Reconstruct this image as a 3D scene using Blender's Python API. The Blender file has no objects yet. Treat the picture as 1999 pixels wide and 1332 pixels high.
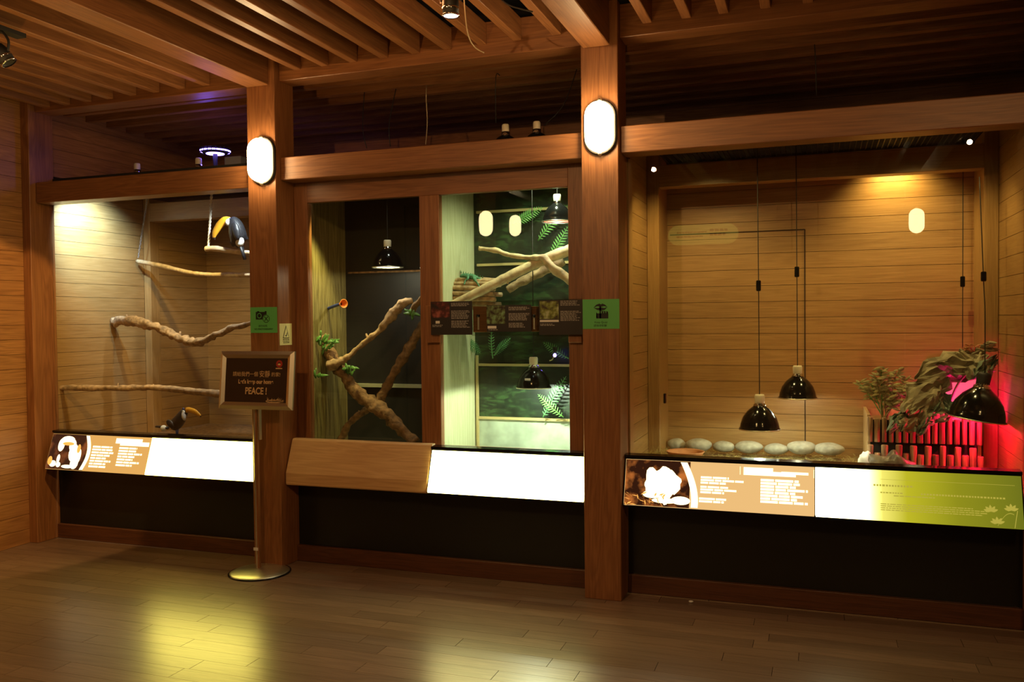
import bpy, bmesh, math, random
from mathutils import Vector, Matrix, noise
random.seed(7)
PI = math.pi
scn = bpy.context.scene
col = scn.collection

# ------------------------------------------------------------------ camera
CAM = Vector((0.0, -4.494, 1.5)); FPX = 1692.65
YAW, PITCH, ROLL = .339090, -.024125, -.009983
FW = Vector((-math.sin(YAW)*math.cos(PITCH), math.cos(YAW)*math.cos(PITCH), math.sin(PITCH)))
R0 = Vector((math.cos(YAW), math.sin(YAW), 0)); U0 = R0.cross(FW)
RT = R0*math.cos(ROLL) + U0*math.sin(ROLL); UP = -R0*math.sin(ROLL) + U0*math.cos(ROLL)
cd = bpy.data.cameras.new('camera'); cam = bpy.data.objects.new('camera', cd); col.objects.link(cam)
cd.sensor_width = 36; cd.lens = FPX/1999*36; cd.clip_start = .05
m = Matrix.Identity(4)
for i in range(3):
    m[i][0] = RT[i]; m[i][1] = UP[i]; m[i][2] = -FW[i]; m[i][3] = CAM[i]
cam.matrix_world = m
scn.camera = cam
def at(px, py, Y):
    d = FW*FPX + RT*(px-999.5) - UP*(py-666)
    return CAM + d*((Y-CAM.y)/d.y)
def atx(px, py, X):
    d = FW*FPX + RT*(px-999.5) - UP*(py-666)
    return CAM + d*((X-CAM.x)/d.x)
def atz(px, py, Z):
    d = FW*FPX + RT*(px-999.5) - UP*(py-666)
    return CAM + d*((Z-CAM.z)/d.z)
def pxm(n, Y, x=1000):   # n photo pixels in metres at depth Y
    a = at(x, 600, Y); return n*((a-CAM).dot(FW))/FPX

# ------------------------------------------------------------------ world, exposure, light
w = bpy.data.worlds.new('world'); scn.world = w; w.use_nodes = True
w.node_tree.nodes['Background'].inputs[0].default_value = (1.0, .62, .35, 1)
w.node_tree.nodes['Background'].inputs[1].default_value = .015
scn.view_settings.view_transform = 'Standard'; scn.view_settings.look = 'None'
scn.view_settings.exposure = 0.0; scn.view_settings.gamma = 1; scn.view_settings.use_curve_mapping = False
def lamp(name, kind, loc, power, color, target=None, radius=.05, angle=80, blend=.6):
    l = bpy.data.lights.new(name, kind); l.energy = power; l.color = color
    l.shadow_soft_size = radius
    if kind == 'SPOT': l.spot_size = math.radians(angle); l.spot_blend = blend
    o = bpy.data.objects.new(name, l); col.objects.link(o); o.location = loc
    if target is not None:
        o.rotation_euler = (Vector(target)-Vector(loc)).to_track_quat('-Z', 'Y').to_euler()
    return o
WARM = (1, .62, .28); WARM2 = (1, .72, .38); YEL = (1, .78, .36)
# room fill spots, added without fixtures; the third lights the left wall
lamp('room_light', 'SPOT', (-1.5, -3.6, 2.95), 112, (1, .56, .22), (-2.2, 0, 1.2), .02, 120, .8)
lamp('room_light', 'SPOT', (1.2, -3.3, 2.95), 60, (1, .56, .22), (0.2, 0, 1.8), .02, 120, .8)
lamp('room_light', 'SPOT', (-3.4, -1.3, 2.85), 150, (1, .60, .20), (-5.12, -.25, .95), .02, 46, .15)
lamp('joist_fill', 'SPOT', (-2.7, -2.4, .9), 85, (1, .55, .17), (-2.7, -1.55, 3), .015, 80, .5)  # upward fill added to brighten the joists; no fixture stands there
lamp('joist_fill', 'SPOT', (-4.2, -2.6, .9), 46, (1, .52, .16), (-4.2, -1.7, 3), .015, 78, .5)
lamp('joist_fill', 'SPOT', (-.6, -2.4, .9), 50, (1, .52, .16), (-.6, -1.55, 3), .015, 78, .5)
# display case lights under the mesh lids
lamp('case_light', 'SPOT', (-4.74, .30, 2.46), 190, (.46, .70, 1), (-5.1, .50, 2.15), .02, 84, .9)
lamp('case_light', 'SPOT', (-4.15, .24, 2.46), 56, (1, .74, .28), (-4.9, .95, .9), .02, 104, .8)
lamp('case_light', 'SPOT', (-3.45, .27, 2.46), 70, (.85, .92, 1), (-3.75, .62, 1.9), .02, 80, .7)
lamp('case_light', 'SPOT', (-2.42, .32, 2.46), 5, (.9, .95, .8), (-2.5, .6, .8), .02, 90, .8)
lamp('case_light', 'SPOT', (-2.86, .27, 2.40), 75, (1, .84, .32), (-3.1, .48, .9), .02, 50, .7)
lamp('case_light', 'SPOT', (-1.45, .35, 2.46), 46, (.84, 1, .66), (-1.95, .6, .9), .02, 115, .8)
lamp('case_light', 'SPOT', (.42, .99, 2.46), 30, (1, .72, .26), (.44, 1.13, 1.95), .02, 120, .9)
lamp('case_light', 'SPOT', (-.62, .28, 2.47), 38, (1, .72, .26), (-.60, .95, .75), .02, 108, .7)
lamp('case_light', 'SPOT', (.50, .28, 2.47), 30, (1, .72, .26), (.55, .95, .75), .02, 108, .7)

# ------------------------------------------------------------------ materials
MATS = {}
def newmat(name):
    m = bpy.data.materials.new(name); m.use_nodes = True
    nt = m.node_tree; return m, nt, nt.nodes, nt.links, nt.nodes['Principled BSDF']
def plain(name, c, rough=.5, metal=0, emit=None, es=1, spec=None, noise_amt=0, nscale=20, bump=0, sub=None):
    m, nt, N, L, P = newmat(name)
    P.inputs['Base Color'].default_value = (*c, 1); P.inputs['Roughness'].default_value = rough
    P.inputs['Metallic'].default_value = metal
    if spec is not None: P.inputs['Specular IOR Level'].default_value = spec
    if emit: P.inputs['Emission Color'].default_value = (*emit, 1); P.inputs['Emission Strength'].default_value = es
    if noise_amt or bump:
        tc = N.new('ShaderNodeTexCoord'); n = N.new('ShaderNodeTexNoise'); n.inputs['Scale'].default_value = nscale
        n.inputs['Detail'].default_value = 6; L.new(tc.outputs['Object'], n.inputs['Vector'])
        if noise_amt:
            r = N.new('ShaderNodeValToRGB'); k = noise_amt
            r.color_ramp.elements[0].position = .3; r.color_ramp.elements[1].position = .7
            r.color_ramp.elements[0].color = (*[v*(1-k) for v in c], 1)
            r.color_ramp.elements[1].color = (*[min(1, v*(1+k)) for v in c], 1)
            L.new(n.outputs['Fac'], r.inputs['Fac']); L.new(r.outputs['Color'], P.inputs['Base Color'])
        if bump:
            b = N.new('ShaderNodeBump'); b.inputs['Strength'].default_value = bump; b.inputs['Distance'].default_value = .01
            L.new(n.outputs['Fac'], b.inputs['Height']); L.new(b.outputs['Normal'], P.inputs['Normal'])
    return m
def wood(name, c1, c2, axis='X', rough=.42, var=.25, bump=.15, fine=1.0, ring=.12):
    m, nt, N, L, P = newmat(name)
    tc = N.new('ShaderNodeTexCoord'); oi = N.new('ShaderNodeObjectInfo')
    mul = N.new('ShaderNodeMath'); mul.operation = 'MULTIPLY'; mul.inputs[1].default_value = 37
    L.new(oi.outputs['Random'], mul.inputs[0])
    add = N.new('ShaderNodeVectorMath'); add.operation = 'ADD'
    L.new(tc.outputs['Object'], add.inputs[0]); L.new(mul.outputs[0], add.inputs[1])
    mp = N.new('ShaderNodeMapping'); s = [11, 11, 11]; s['XYZ'.index(axis)] = .9
    mp.inputs['Scale'].default_value = s; L.new(add.outputs[0], mp.inputs['Vector'])
    n1 = N.new('ShaderNodeTexNoise'); n1.inputs['Scale'].default_value = 1.0; n1.inputs['Detail'].default_value = 3; n1.inputs['Distortion'].default_value = .6
    L.new(mp.outputs[0], n1.inputs['Vector'])
    # cathedral rings: sine of the noise
    mm = N.new('ShaderNodeMath'); mm.operation = 'MULTIPLY'; mm.inputs[1].default_value = 55; L.new(n1.outputs['Fac'], mm.inputs[0])
    sn = N.new('ShaderNodeMath'); sn.operation = 'SINE'; L.new(mm.outputs[0], sn.inputs[0])
    mp2 = N.new('ShaderNodeMapping'); s2 = [160, 160, 160]; s2['XYZ'.index(axis)] = 5
    mp2.inputs['Scale'].default_value = s2; L.new(add.outputs[0], mp2.inputs['Vector'])
    n2 = N.new('ShaderNodeTexNoise'); n2.inputs['Scale'].default_value = 1; n2.inputs['Detail'].default_value = 2; L.new(mp2.outputs[0], n2.inputs['Vector'])
    a = N.new('ShaderNodeMath'); a.operation = 'MULTIPLY_ADD'; a.inputs[1].default_value = ring; a.inputs[2].default_value = -.0; L.new(sn.outputs[0], a.inputs[0])
    b = N.new('ShaderNodeMath'); b.operation = 'MULTIPLY_ADD'; b.inputs[1].default_value = .8*fine; L.new(n2.outputs['Fac'], b.inputs[0]); L.new(a.outputs[0], b.inputs[2])
    r = N.new('ShaderNodeValToRGB'); r.color_ramp.elements[0].position = .12; r.color_ramp.elements[1].position = .7
    r.color_ramp.elements[0].color = (*c1, 1); r.color_ramp.elements[1].color = (*c2, 1); L.new(b.outputs[0], r.inputs['Fac'])
    hv = N.new('ShaderNodeHueSaturation'); mr = N.new('ShaderNodeMapRange'); mr.inputs['To Min'].default_value = 1-var; mr.inputs['To Max'].default_value = 1+var
    L.new(oi.outputs['Random'], mr.inputs['Value']); L.new(mr.outputs[0], hv.inputs['Value']); L.new(r.outputs['Color'], hv.inputs['Color'])
    L.new(hv.outputs['Color'], P.inputs['Base Color']); P.inputs['Roughness'].default_value = rough
    bp = N.new('ShaderNodeBump'); bp.inputs['Strength'].default_value = bump; bp.inputs['Distance'].default_value = .003
    L.new(b.outputs[0], bp.inputs['Height']); L.new(bp.outputs['Normal'], P.inputs['Normal'])
    return m
RW = ((.185, .070, .023), (.33, .135, .047))      # reddish stained oak
YW = ((.27, .140, .042), (.42, .24, .085))         # case planks: same oak, yellow case light put into the tone
redX, redY, redZ = [wood('red_oak_'+a, *RW, axis=a, var=.08) for a in 'XYZ']
yelX, yelY, yelZ = [wood('case_oak_'+a, *YW, axis=a, var=.06, ring=.07) for a in 'XYZ']
lightX = wood('pale_oak_box', (.55, .32, .14), (.70, .45, .21), 'X', var=.02)
floorM = wood('floor_wood', (.14, .086, .058), (.235, .148, .10), 'X', rough=.30, var=.16, bump=.04)
floorM.node_tree.nodes['Principled BSDF'].inputs['Specular IOR Level'].default_value = .62
wallY = wood('wall_oak', (.25, .105, .033), (.43, .20, .068), 'Y', var=.08)
M = dict(
 black=plain('black_gloss', (.006, .006, .006), .12), blackm=plain('black_matt', (.012, .011, .010), .6),
 darkwall=plain('black_base_panel', (.010, .010, .008), .22),
 void=plain('dark_void', (.012, .009, .007), .9), gap=plain('dark_joint', (.03, .014, .007), .9),  # gap: plain dark tone of backing boards and seams
 floorgap=plain('floor_joint', (.20, .135, .085), .6),
 steel=plain('brushed_steel', (.72, .66, .54), .38, 1), chrome=plain('chrome', (.7, .7, .7), .12, 1),
 cream=plain('ceramic_socket', (.75, .68, .52), .4), white=plain('white_enamel', (.8, .8, .78), .35),
 bark=plain('pale_branch_bark', (.42, .27, .14), .8, noise_amt=.45, nscale=30, bump=.8),
 bark2=plain('brown_branch_bark', (.25, .135, .055), .85, noise_amt=.5, nscale=35, bump=.9),
 barkp=plain('peeled_branch', (.62, .45, .25), .7, noise_amt=.3, nscale=25, bump=.4),
 stone=plain('grey_stone', (.36, .34, .29), .8, noise_amt=.25, nscale=30, bump=.4),
 straw=plain('straw', (.55, .47, .18), .8), terra=plain('terracotta', (.42, .17, .065), .6, noise_amt=.15),
 leafg=plain('green_leaf', (.10, .26, .05), .5, noise_amt=.4, nscale=40),
 fern=plain('fern_green', (.09, .27, .09), .55), dryleaf=plain('dry_leaf', (.27, .235, .14), .75, noise_amt=.35, nscale=12, bump=.6),
 dryg=plain('blue_green_leaf', (.15, .20, .14), .7, noise_amt=.3, nscale=15),
 brom=plain('curly_plant_leaf', (.30, .26, .10), .6, noise_amt=.5, nscale=40),
 feather=plain('black_feather', (.014, .015, .018), .45, noise_amt=.4, nscale=60, bump=.3),
 bib=plain('white_feather', (.78, .76, .70), .7), bill=plain('orange_bill', (.95, .42, .03), .35, noise_amt=.2, nscale=12),
 billtip=plain('black_bill_tip', (.02, .012, .01), .35), blue=plain('blue_skin', (.05, .12, .5), .5),
 iguana=plain('green_scales', (.07, .20, .10), .6, noise_amt=.5, nscale=90, bump=.6),
 log=wood('log_bark', (.09, .035, .014), (.52, .34, .17), 'Z', rough=.8, var=.3, bump=.8),
 logend=plain('log_end', (.55, .38, .2), .7, noise_amt=.2), ply=wood('planter_board', (.35, .22, .10), (.52, .35, .17), 'Z', var=.03),
 rock=plain('glossy_grey_rock', (.20, .17, .14), .35, noise_amt=.5, nscale=14, bump=.8),
 orange=plain('orange_nozzle', (.9, .25, .03), .45), bluep=plain('blue_hose', (.02, .05, .30), .4),
 greenp=plain('green_paper', (.12, .50, .13), .6), yellowp=plain('pale_yellow_paper', (.82, .82, .40), .6),
 ink=plain('black_ink', (.008, .012, .008), .6), cardk=plain('dark_card', (.028, .022, .020), .35),
 cardtxt=plain('grey_print', (.34, .32, .30), .6), cardw=plain('white_print', (.75, .73, .70), .6),
 signk=plain('sign_face', (.048, .026, .014), .35), signt=plain('sign_tan_print', (.75, .52, .26), .5),
 concrete=plain('pale_concrete', (.36, .40, .30), .7, noise_amt=.3, nscale=9, bump=.2),
 pale=wood('pale_side_wall', (.42, .40, .22), (.58, .57, .36), 'Z', var=.02),
 blotchy=wood('blotchy_side_wall', (.16, .12, .04), (.46, .38, .15), 'Z', var=.02, bump=.6),  # side wall grain, blotchy from dark to light yellow-brown
 rail=plain('shelf_rail', (.45, .34, .14), .5), railp=plain('pale_rail', (.42, .42, .28), .5),
 redl=plain('red_label', (.45, .04, .02), .5), cord=plain('black_cord', (.015, .012, .01), .6), cordp=plain('pale_cord', (.45, .36, .22), .6),
 rope=plain('pale_rope', (.85, .80, .66), .8), chain=plain('grey_chain', (.32, .30, .30), .4, .7),
)
def foliage_print():
    m, nt, N, L, P = newmat('foliage_print')
    tc = N.new('ShaderNodeTexCoord'); mp = N.new('ShaderNodeMapping'); mp.inputs['Rotation'].default_value = (0, .7, 0); mp.inputs['Scale'].default_value = (9, 1, 26)
    L.new(tc.outputs['Object'], mp.inputs['Vector'])
    n = N.new('ShaderNodeTexNoise'); n.inputs['Scale'].default_value = 1.2; n.inputs['Detail'].default_value = 8; n.inputs['Distortion'].default_value = 1.2
    n2 = N.new('ShaderNodeTexNoise'); n2.inputs['Scale'].default_value = 4; n2.inputs['Detail'].default_value = 1
    L.new(mp.outputs[0], n.inputs['Vector']); L.new(tc.outputs['Object'], n2.inputs['Vector'])
    a = N.new('ShaderNodeMath'); a.operation = 'MULTIPLY'; L.new(n.outputs['Fac'], a.inputs[0]); L.new(n2.outputs['Fac'], a.inputs[1])
    r = N.new('ShaderNodeValToRGB'); e = r.color_ramp.elements
    e[0].position = .16; e[0].color = (.006, .010, .005, 1); e[1].position = .40; e[1].color = (.034, .075, .022, 1)
    x = e.new(.27); x.color = (.012, .022, .009, 1)
    L.new(a.outputs[0], r.inputs['Fac']); L.new(r.outputs['Color'], P.inputs['Base Color']); P.inputs['Roughness'].default_value = .4
    return m
M['foliage'] = foliage_print()
M['skirt'] = wood('dark_skirting', (.07, .024, .010), (.13, .045, .018), 'X', var=.05)
def glassmat(name, tint=(.93, .95, .92), rough=0.0, k=1.0):
    m, nt, N, L, P = newmat(name); N.remove(P)
    out = N['Material Output']; t = N.new('ShaderNodeBsdfTransparent'); t.inputs[0].default_value = (*tint, 1)
    g = N.new('ShaderNodeBsdfGlossy'); g.inputs['Roughness'].default_value = rough
    lw = N.new('ShaderNodeLayerWeight'); lw.inputs['Blend'].default_value = .5
    p = N.new('ShaderNodeMath'); p.operation = 'POWER'; p.inputs[1].default_value = 5; L.new(lw.outputs['Facing'], p.inputs[0])
    q = N.new('ShaderNodeMath'); q.operation = 'MULTIPLY_ADD'; q.inputs[1].default_value = .9; q.inputs[2].default_value = .04*k; L.new(p.outputs[0], q.inputs[0])
    mx = N.new('ShaderNodeMixShader'); L.new(q.outputs[0], mx.inputs[0]); L.new(t.outputs[0], mx.inputs[1]); L.new(g.outputs[0], mx.inputs[2])
    L.new(mx.outputs[0], out.inputs['Surface']); return m
M['glass'] = glassmat('case_glass')
M['acrylic'] = glassmat('clear_acrylic', (.80, .82, .78))
def emis(name, c, s):
    m, nt, N, L, P = newmat(name); N.remove(P); e = N.new('ShaderNodeEmission'); e.inputs[0].default_value = (*c, 1); e.inputs[1].default_value = s
    L.new(e.outputs[0], N['Material Output'].inputs['Surface']); return m
M['lampglow'] = emis('lamp_diffuser', (1, .70, .34), 55)
M['lampglow2'] = emis('far_lamp_diffuser', (1, .76, .38), 22)
M['white_panel'] = emis('backlit_white', (1, .84, .15), 18)
M['white_panel2'] = emis('backlit_white_cool', (1, .90, .32), 12)
M['orange_panel'] = emis('backlit_orange', (.80, .42, .11), 1.0)
M['peach_panel'] = emis('backlit_peach', (.86, .52, .20), 1.0)
M['wtext'] = emis('backlit_white_print', (1, .85, .45), 2.4)
M['gtext'] = emis('backlit_yellow_print', (.62, .52, .07), .75)
M['pflare'] = emis('backlit_photo_white', (1, .80, .45), 2.6)
M['porange'] = emis('backlit_photo_orange', (1, .42, .08), 1.3)
M['uv'] = emis('violet_led', (.22, .14, 1), 22)
M['coolbulb'] = emis('cool_bulb', (.85, .95, 1), 14)
M['redbulb'] = emis('red_bulb', (1, .02, .12), 14)
def photo_emit(name, c0, c1, sc, s):
    m, nt, N, L, P = newmat(name); N.remove(P); e = N.new('ShaderNodeEmission'); e.inputs[1].default_value = s
    tc = N.new('ShaderNodeTexCoord'); n = N.new('ShaderNodeTexNoise'); n.inputs['Scale'].default_value = sc; n.inputs['Detail'].default_value = 4
    L.new(tc.outputs['Object'], n.inputs['Vector']); r = N.new('ShaderNodeValToRGB'); r.color_ramp.elements[0].position = .45; r.color_ramp.elements[1].position = .68
    r.color_ramp.elements[0].color = (*c0, 1); r.color_ramp.elements[1].color = (*c1, 1); L.new(n.outputs['Fac'], r.inputs['Fac'])
    L.new(r.outputs['Color'], e.inputs[0]); L.new(e.outputs[0], N['Material Output'].inputs['Surface']); return m
M['photo_l'] = photo_emit('backlit_toucan_photo', (.055, .018, .008), (.25, .07, .02), 12, 1)
M['photo_r'] = photo_emit('backlit_tortoise_photo', (.035, .010, .004), (.55, .16, .03), 14, 1)
M['photo_c1'] = photo_emit('x', (.0, .0, .0), (.0, .0, .0), 10, 0)
def photo_diff(name, c0, c1, c2, sc):
    m, nt, N, L, P = newmat(name); tc = N.new('ShaderNodeTexCoord'); n = N.new('ShaderNodeTexNoise'); n.inputs['Scale'].default_value = sc; n.inputs['Detail'].default_value = 3
    L.new(tc.outputs['Object'], n.inputs['Vector']); r = N.new('ShaderNodeValToRGB'); e = r.color_ramp.elements; e[0].position = .38; e[1].position = .68
    e[0].color = (*c0, 1); e[1].color = (*c2, 1); x = e.new(.52); x.color = (*c1, 1)
    L.new(n.outputs['Fac'], r.inputs['Fac']); L.new(r.outputs['Color'], P.inputs['Base Color']); P.inputs['Roughness'].default_value = .35; return m
M['ph1'] = photo_diff('card_photo_red', (.02, .012, .012), (.10, .02, .015), (.38, .11, .08), 22)
M['ph2'] = photo_diff('card_photo_leaf', (.03, .015, .01), (.12, .16, .06), (.22, .40, .20), 40)
M['ph3'] = photo_diff('card_photo_green', (.05, .035, .02), (.20, .24, .04), (.45, .50, .30), 30)
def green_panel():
    # backlit film: uneven backlight put into the colour ramp, brighter at the left
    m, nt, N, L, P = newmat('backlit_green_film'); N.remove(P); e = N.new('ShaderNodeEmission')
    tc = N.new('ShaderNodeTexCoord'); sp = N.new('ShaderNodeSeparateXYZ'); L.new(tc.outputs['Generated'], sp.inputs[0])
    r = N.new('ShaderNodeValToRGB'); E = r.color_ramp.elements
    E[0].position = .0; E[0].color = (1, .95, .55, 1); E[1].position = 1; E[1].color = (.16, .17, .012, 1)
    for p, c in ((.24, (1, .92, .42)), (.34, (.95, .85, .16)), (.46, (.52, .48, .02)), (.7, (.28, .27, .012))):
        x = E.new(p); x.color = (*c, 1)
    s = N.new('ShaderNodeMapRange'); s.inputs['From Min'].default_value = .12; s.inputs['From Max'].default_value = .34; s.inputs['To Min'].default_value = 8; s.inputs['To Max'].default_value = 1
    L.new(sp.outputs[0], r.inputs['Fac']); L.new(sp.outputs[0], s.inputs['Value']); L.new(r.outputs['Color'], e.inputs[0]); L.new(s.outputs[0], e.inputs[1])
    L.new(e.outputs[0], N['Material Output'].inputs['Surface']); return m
M['green_panel'] = green_panel()

# ------------------------------------------------------------------ object helpers
WL = {}                      # world location of every object (no rotation used on parents)
def link(o, loc, parent=None):
    loc = Vector(loc); col.objects.link(o); WL[o.name] = loc
    if parent is not None:
        o.parent = parent; o.location = loc - WL[parent.name]
    else: o.location = loc
    return o
def tag(o, label=None, cat=None, group=None, kind=None):
    if label: o['label'] = label
    if cat: o['category'] = cat
    if group: o['group'] = group
    if kind: o['kind'] = kind
    return o
def thing(name, loc, label, cat, group=None):
    o = bpy.data.objects.new(name, None); o.empty_display_size = .05; link(o, loc)
    return tag(o, label, cat, group)
def structure(name, loc=(0, 0, 0)):
    o = bpy.data.objects.new(name, None); link(o, loc); o['kind'] = 'structure'; return o
def mesh_obj(name, verts, faces, mat, parent=None, origin=None, smooth=False):
    vs = [Vector(v) for v in verts]
    if origin is None:
        lo = Vector([min(v[i] for v in vs) for i in range(3)]); hi = Vector([max(v[i] for v in vs) for i in range(3)]); origin = (lo+hi)/2
    origin = Vector(origin)
    me = bpy.data.meshes.new(name); me.from_pydata([v-origin for v in vs], [], faces)
    if smooth: me.polygons.foreach_set('use_smooth', [True]*len(me.polygons))
    if mat is not None: me.materials.append(mat)
    bm = bmesh.new(); bm.from_mesh(me); bmesh.ops.recalc_face_normals(bm, faces=bm.faces); bm.to_mesh(me); bm.free()
    return link(bpy.data.objects.new(name, me), origin, parent)
def boxdata(x0, x1, y0, y1, z0, z1):
    v = [(x, y, z) for x in (x0, x1) for y in (y0, y1) for z in (z0, z1)]
    f = [(0, 1, 3, 2), (4, 6, 7, 5), (0, 4, 5, 1), (2, 3, 7, 6), (0, 2, 6, 4), (1, 5, 7, 3)]
    return v, f
CACHE = {}
def box(name, x0, x1, y0, y1, z0, z1, mat, parent=None, bev=.0):
    d = (round(x1-x0, 4), round(y1-y0, 4), round(z1-z0, 4), mat.name, bev)
    c = Vector(((x0+x1)/2, (y0+y1)/2, (z0+z1)/2))
    if d in CACHE:
        return link(bpy.data.objects.new(name, CACHE[d]), c, parent)
    v, f = boxdata(-d[0]/2, d[0]/2, -d[1]/2, d[1]/2, -d[2]/2, d[2]/2)
    me = bpy.data.meshes.new(name); me.from_pydata(v, [], f); me.materials.append(mat)
    bm = bmesh.new(); bm.from_mesh(me)
    if bev: bmesh.ops.bevel(bm, geom=bm.edges[:], offset=bev, segments=1, affect='EDGES')
    bmesh.ops.recalc_face_normals(bm, faces=bm.faces); bm.to_mesh(me); bm.free()
    CACHE[d] = me
    return link(bpy.data.objects.new(name, me), c, parent)
def multi(name, boxes, mat, parent=None):
    V, F = [], []
    for b in boxes:
        v, f = boxdata(*b); k = len(V); V += v; F += [tuple(i+k for i in q) for q in f]
    return mesh_obj(name, V, F, mat, parent)
def lathe(name, prof, loc, mat, parent=None, seg=28, axis=None, smooth=True, close=False):
    # prof: (r, z); axis: direction of +z
    V, F = [], []; n = len(prof)
    for i in range(seg):
        a = 2*PI*i/seg
        for r, z in prof: V.append(Vector((r*math.cos(a), r*math.sin(a), z)))
    for i in range(seg):
        j = (i+1) % seg
        for k in range(n-1): F.append((i*n+k, j*n+k, j*n+k+1, i*n+k+1))
    if prof[0][0] > 1e-4 and close: F.append(tuple(i*n for i in range(seg)))
    if prof[-1][0] > 1e-4 and close: F.append(tuple(i*n+n-1 for i in range(seg)))
    if axis is not None:
        q = Vector((0, 0, 1)).rotation_difference(Vector(axis)); V = [q @ v for v in V]
    loc = Vector(loc)
    o = mesh_obj(name, [v+loc for v in V], F, mat, parent, loc, smooth)
    bm = bmesh.new(); bm.from_mesh(o.data); bmesh.ops.remove_doubles(bm, verts=bm.verts, dist=1e-5); bm.to_mesh(o.data); bm.free()
    return o
def tubedata(pts, rads, seg=10, rough=0, seed=0, flat=(1, 1)):
    pts = [Vector(p) for p in pts]; V, F = [], []; up = None
    for i, p in enumerate(pts):
        t = (pts[min(i+1, len(pts)-1)] - pts[max(i-1, 0)]).normalized()
        if up is None:
            up = Vector((0, 0, 1)) if abs(t.z) < .9 else Vector((1, 0, 0))
        s = t.cross(up).normalized(); up = s.cross(t).normalized()
        for k in range(seg):
            a = 2*PI*k/seg; d = s*math.cos(a)*flat[0] + up*math.sin(a)*flat[1]
            q = p + d*rads[i]
            if rough: q += d*rads[i]*rough*noise.noise(q*28+Vector((seed, 0, 0))) * 1.6
            V.append(q)
    for i in range(len(pts)-1):
        for k in range(seg):
            l = (k+1) % seg; F.append((i*seg+k, i*seg+l, (i+1)*seg+l, (i+1)*seg+k))
    F.append(tuple(range(seg))[::-1]); F.append(tuple((len(pts)-1)*seg+k for k in range(seg)))
    return V, F
def smoothpath(pts, rads, n=6):
    P = [Vector(p) for p in pts]; out, ro = [], []
    for i in range(len(P)-1):
        p0 = P[max(i-1, 0)]; p1 = P[i]; p2 = P[i+1]; p3 = P[min(i+2, len(P)-1)]
        for k in range(n):
            t = k/n
            out.append(.5*((2*p1)+(-p0+p2)*t+(2*p0-5*p1+4*p2-p3)*t*t+(-p0+3*p1-3*p2+p3)*t**3)); ro.append(rads[i]*(1-t)+rads[i+1]*t)
    out.append(P[-1]); ro.append(rads[-1]); return out, ro
def tube(name, pts, rads, mat, parent=None, seg=10, rough=0, n=5, seed=0, flat=(1, 1)):
    if not isinstance(rads, (list, tuple)): rads = [rads]*len(pts)
    p, r = smoothpath(pts, rads, n) if len(pts) > 2 or rough else (pts, rads)
    V, F = tubedata(p, r, seg, rough, seed, flat)
    return mesh_obj(name, V, F, mat, parent, None, True)
def skin(name, verts, edges, rads, mat, parent=None, sub=2):
    vs = [Vector(v) for v in verts]; org = vs[0].copy()
    me = bpy.data.meshes.new(name); me.from_pydata([v-org for v in vs], edges, [])
    o = bpy.data.objects.new(name, me); col.objects.link(o)
    md = o.modifiers.new('s', 'SKIN'); md.use_smooth_shade = True
    lay = me.skin_vertices[0].data
    for i, r in enumerate(rads):
        lay[i].radius = (r, r) if not isinstance(r, tuple) else r
    lay[0].use_root = True
    ms = o.modifiers.new('u', 'SUBSURF'); ms.levels = sub; ms.render_levels = sub
    dg = bpy.context.evaluated_depsgraph_get(); dg.update()
    nm = bpy.data.meshes.new_from_object(o.evaluated_get(dg)); bpy.data.objects.remove(o)
    nm.materials.clear(); nm.materials.append(mat); nm.name = name
    nm.polygons.foreach_set('use_smooth', [True]*len(nm.polygons))
    return link(bpy.data.objects.new(name, nm), org, parent)
def ellipsoid(name, c, r, mat, parent=None, rot=None, seg=16, rings=10, rough=0, freq=6, seed=0):
    V, F = [], []; c = Vector(c)
    for i in range(rings+1):
        th = PI*i/rings
        for k in range(seg):
            a = 2*PI*k/seg; d = Vector((math.sin(th)*math.cos(a), math.sin(th)*math.sin(a), math.cos(th)))
            if rough: d *= 1+rough*noise.noise(d*freq*.35+Vector((seed*3.1, seed, 0)))
            v = Vector((d.x*r[0], d.y*r[1], d.z*r[2]))
            if rot is not None: v = rot @ v
            V.append(c+v)
    for i in range(rings):
        for k in range(seg):
            l = (k+1) % seg; F.append((i*seg+k, i*seg+l, (i+1)*seg+l, (i+1)*seg+k))
    o = mesh_obj(name, V, F, mat, parent, c, True)
    bm = bmesh.new(); bm.from_mesh(o.data); bmesh.ops.remove_doubles(bm, verts=bm.verts, dist=1e-5); bmesh.ops.recalc_face_normals(bm, faces=bm.faces); bm.to_mesh(o.data); bm.free()
    return o
def extrude_poly(name, pts2, frame, thick, mat, parent=None, off=0.0):
    # pts2 in (u,v); frame = (origin, U, V, N)
    O, Uv, Vv, Nv = frame; n = len(pts2)
    a = [O+Uv*u+Vv*v+Nv*off for u, v in pts2]; b = [p+Nv*thick for p in a]
    F = [tuple(range(n)), tuple(range(n, 2*n))[::-1]]+[(i, (i+1) % n, n+(i+1) % n, n+i) for i in range(n)]
    return mesh_obj(name, a+b, F, mat, parent)
def prints(name, polys, frame, mat, parent, off=.0006, thick=.0006):
    if parent.name.startswith('backlit'): off += .0025
    O, Uv, Vv, Nv = frame; V, F = [], []
    for pts2 in polys:
        n = len(pts2); k = len(V)
        V += [O+Uv*u+Vv*v+Nv*(off+thick) for u, v in pts2]; F.append(tuple(range(k, k+n)))
    o = mesh_obj(name, V, F, mat, parent)
    if name in ('small_print', 'caption_print', 'photo_print', 'grass_print', 'flower_print', 'title_print'): o['kind'] = 'stuff'
    return o
def rect(u0, v0, u1, v1): return [(u0, v0), (u1, v0), (u1, v1), (u0, v1)]
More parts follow.
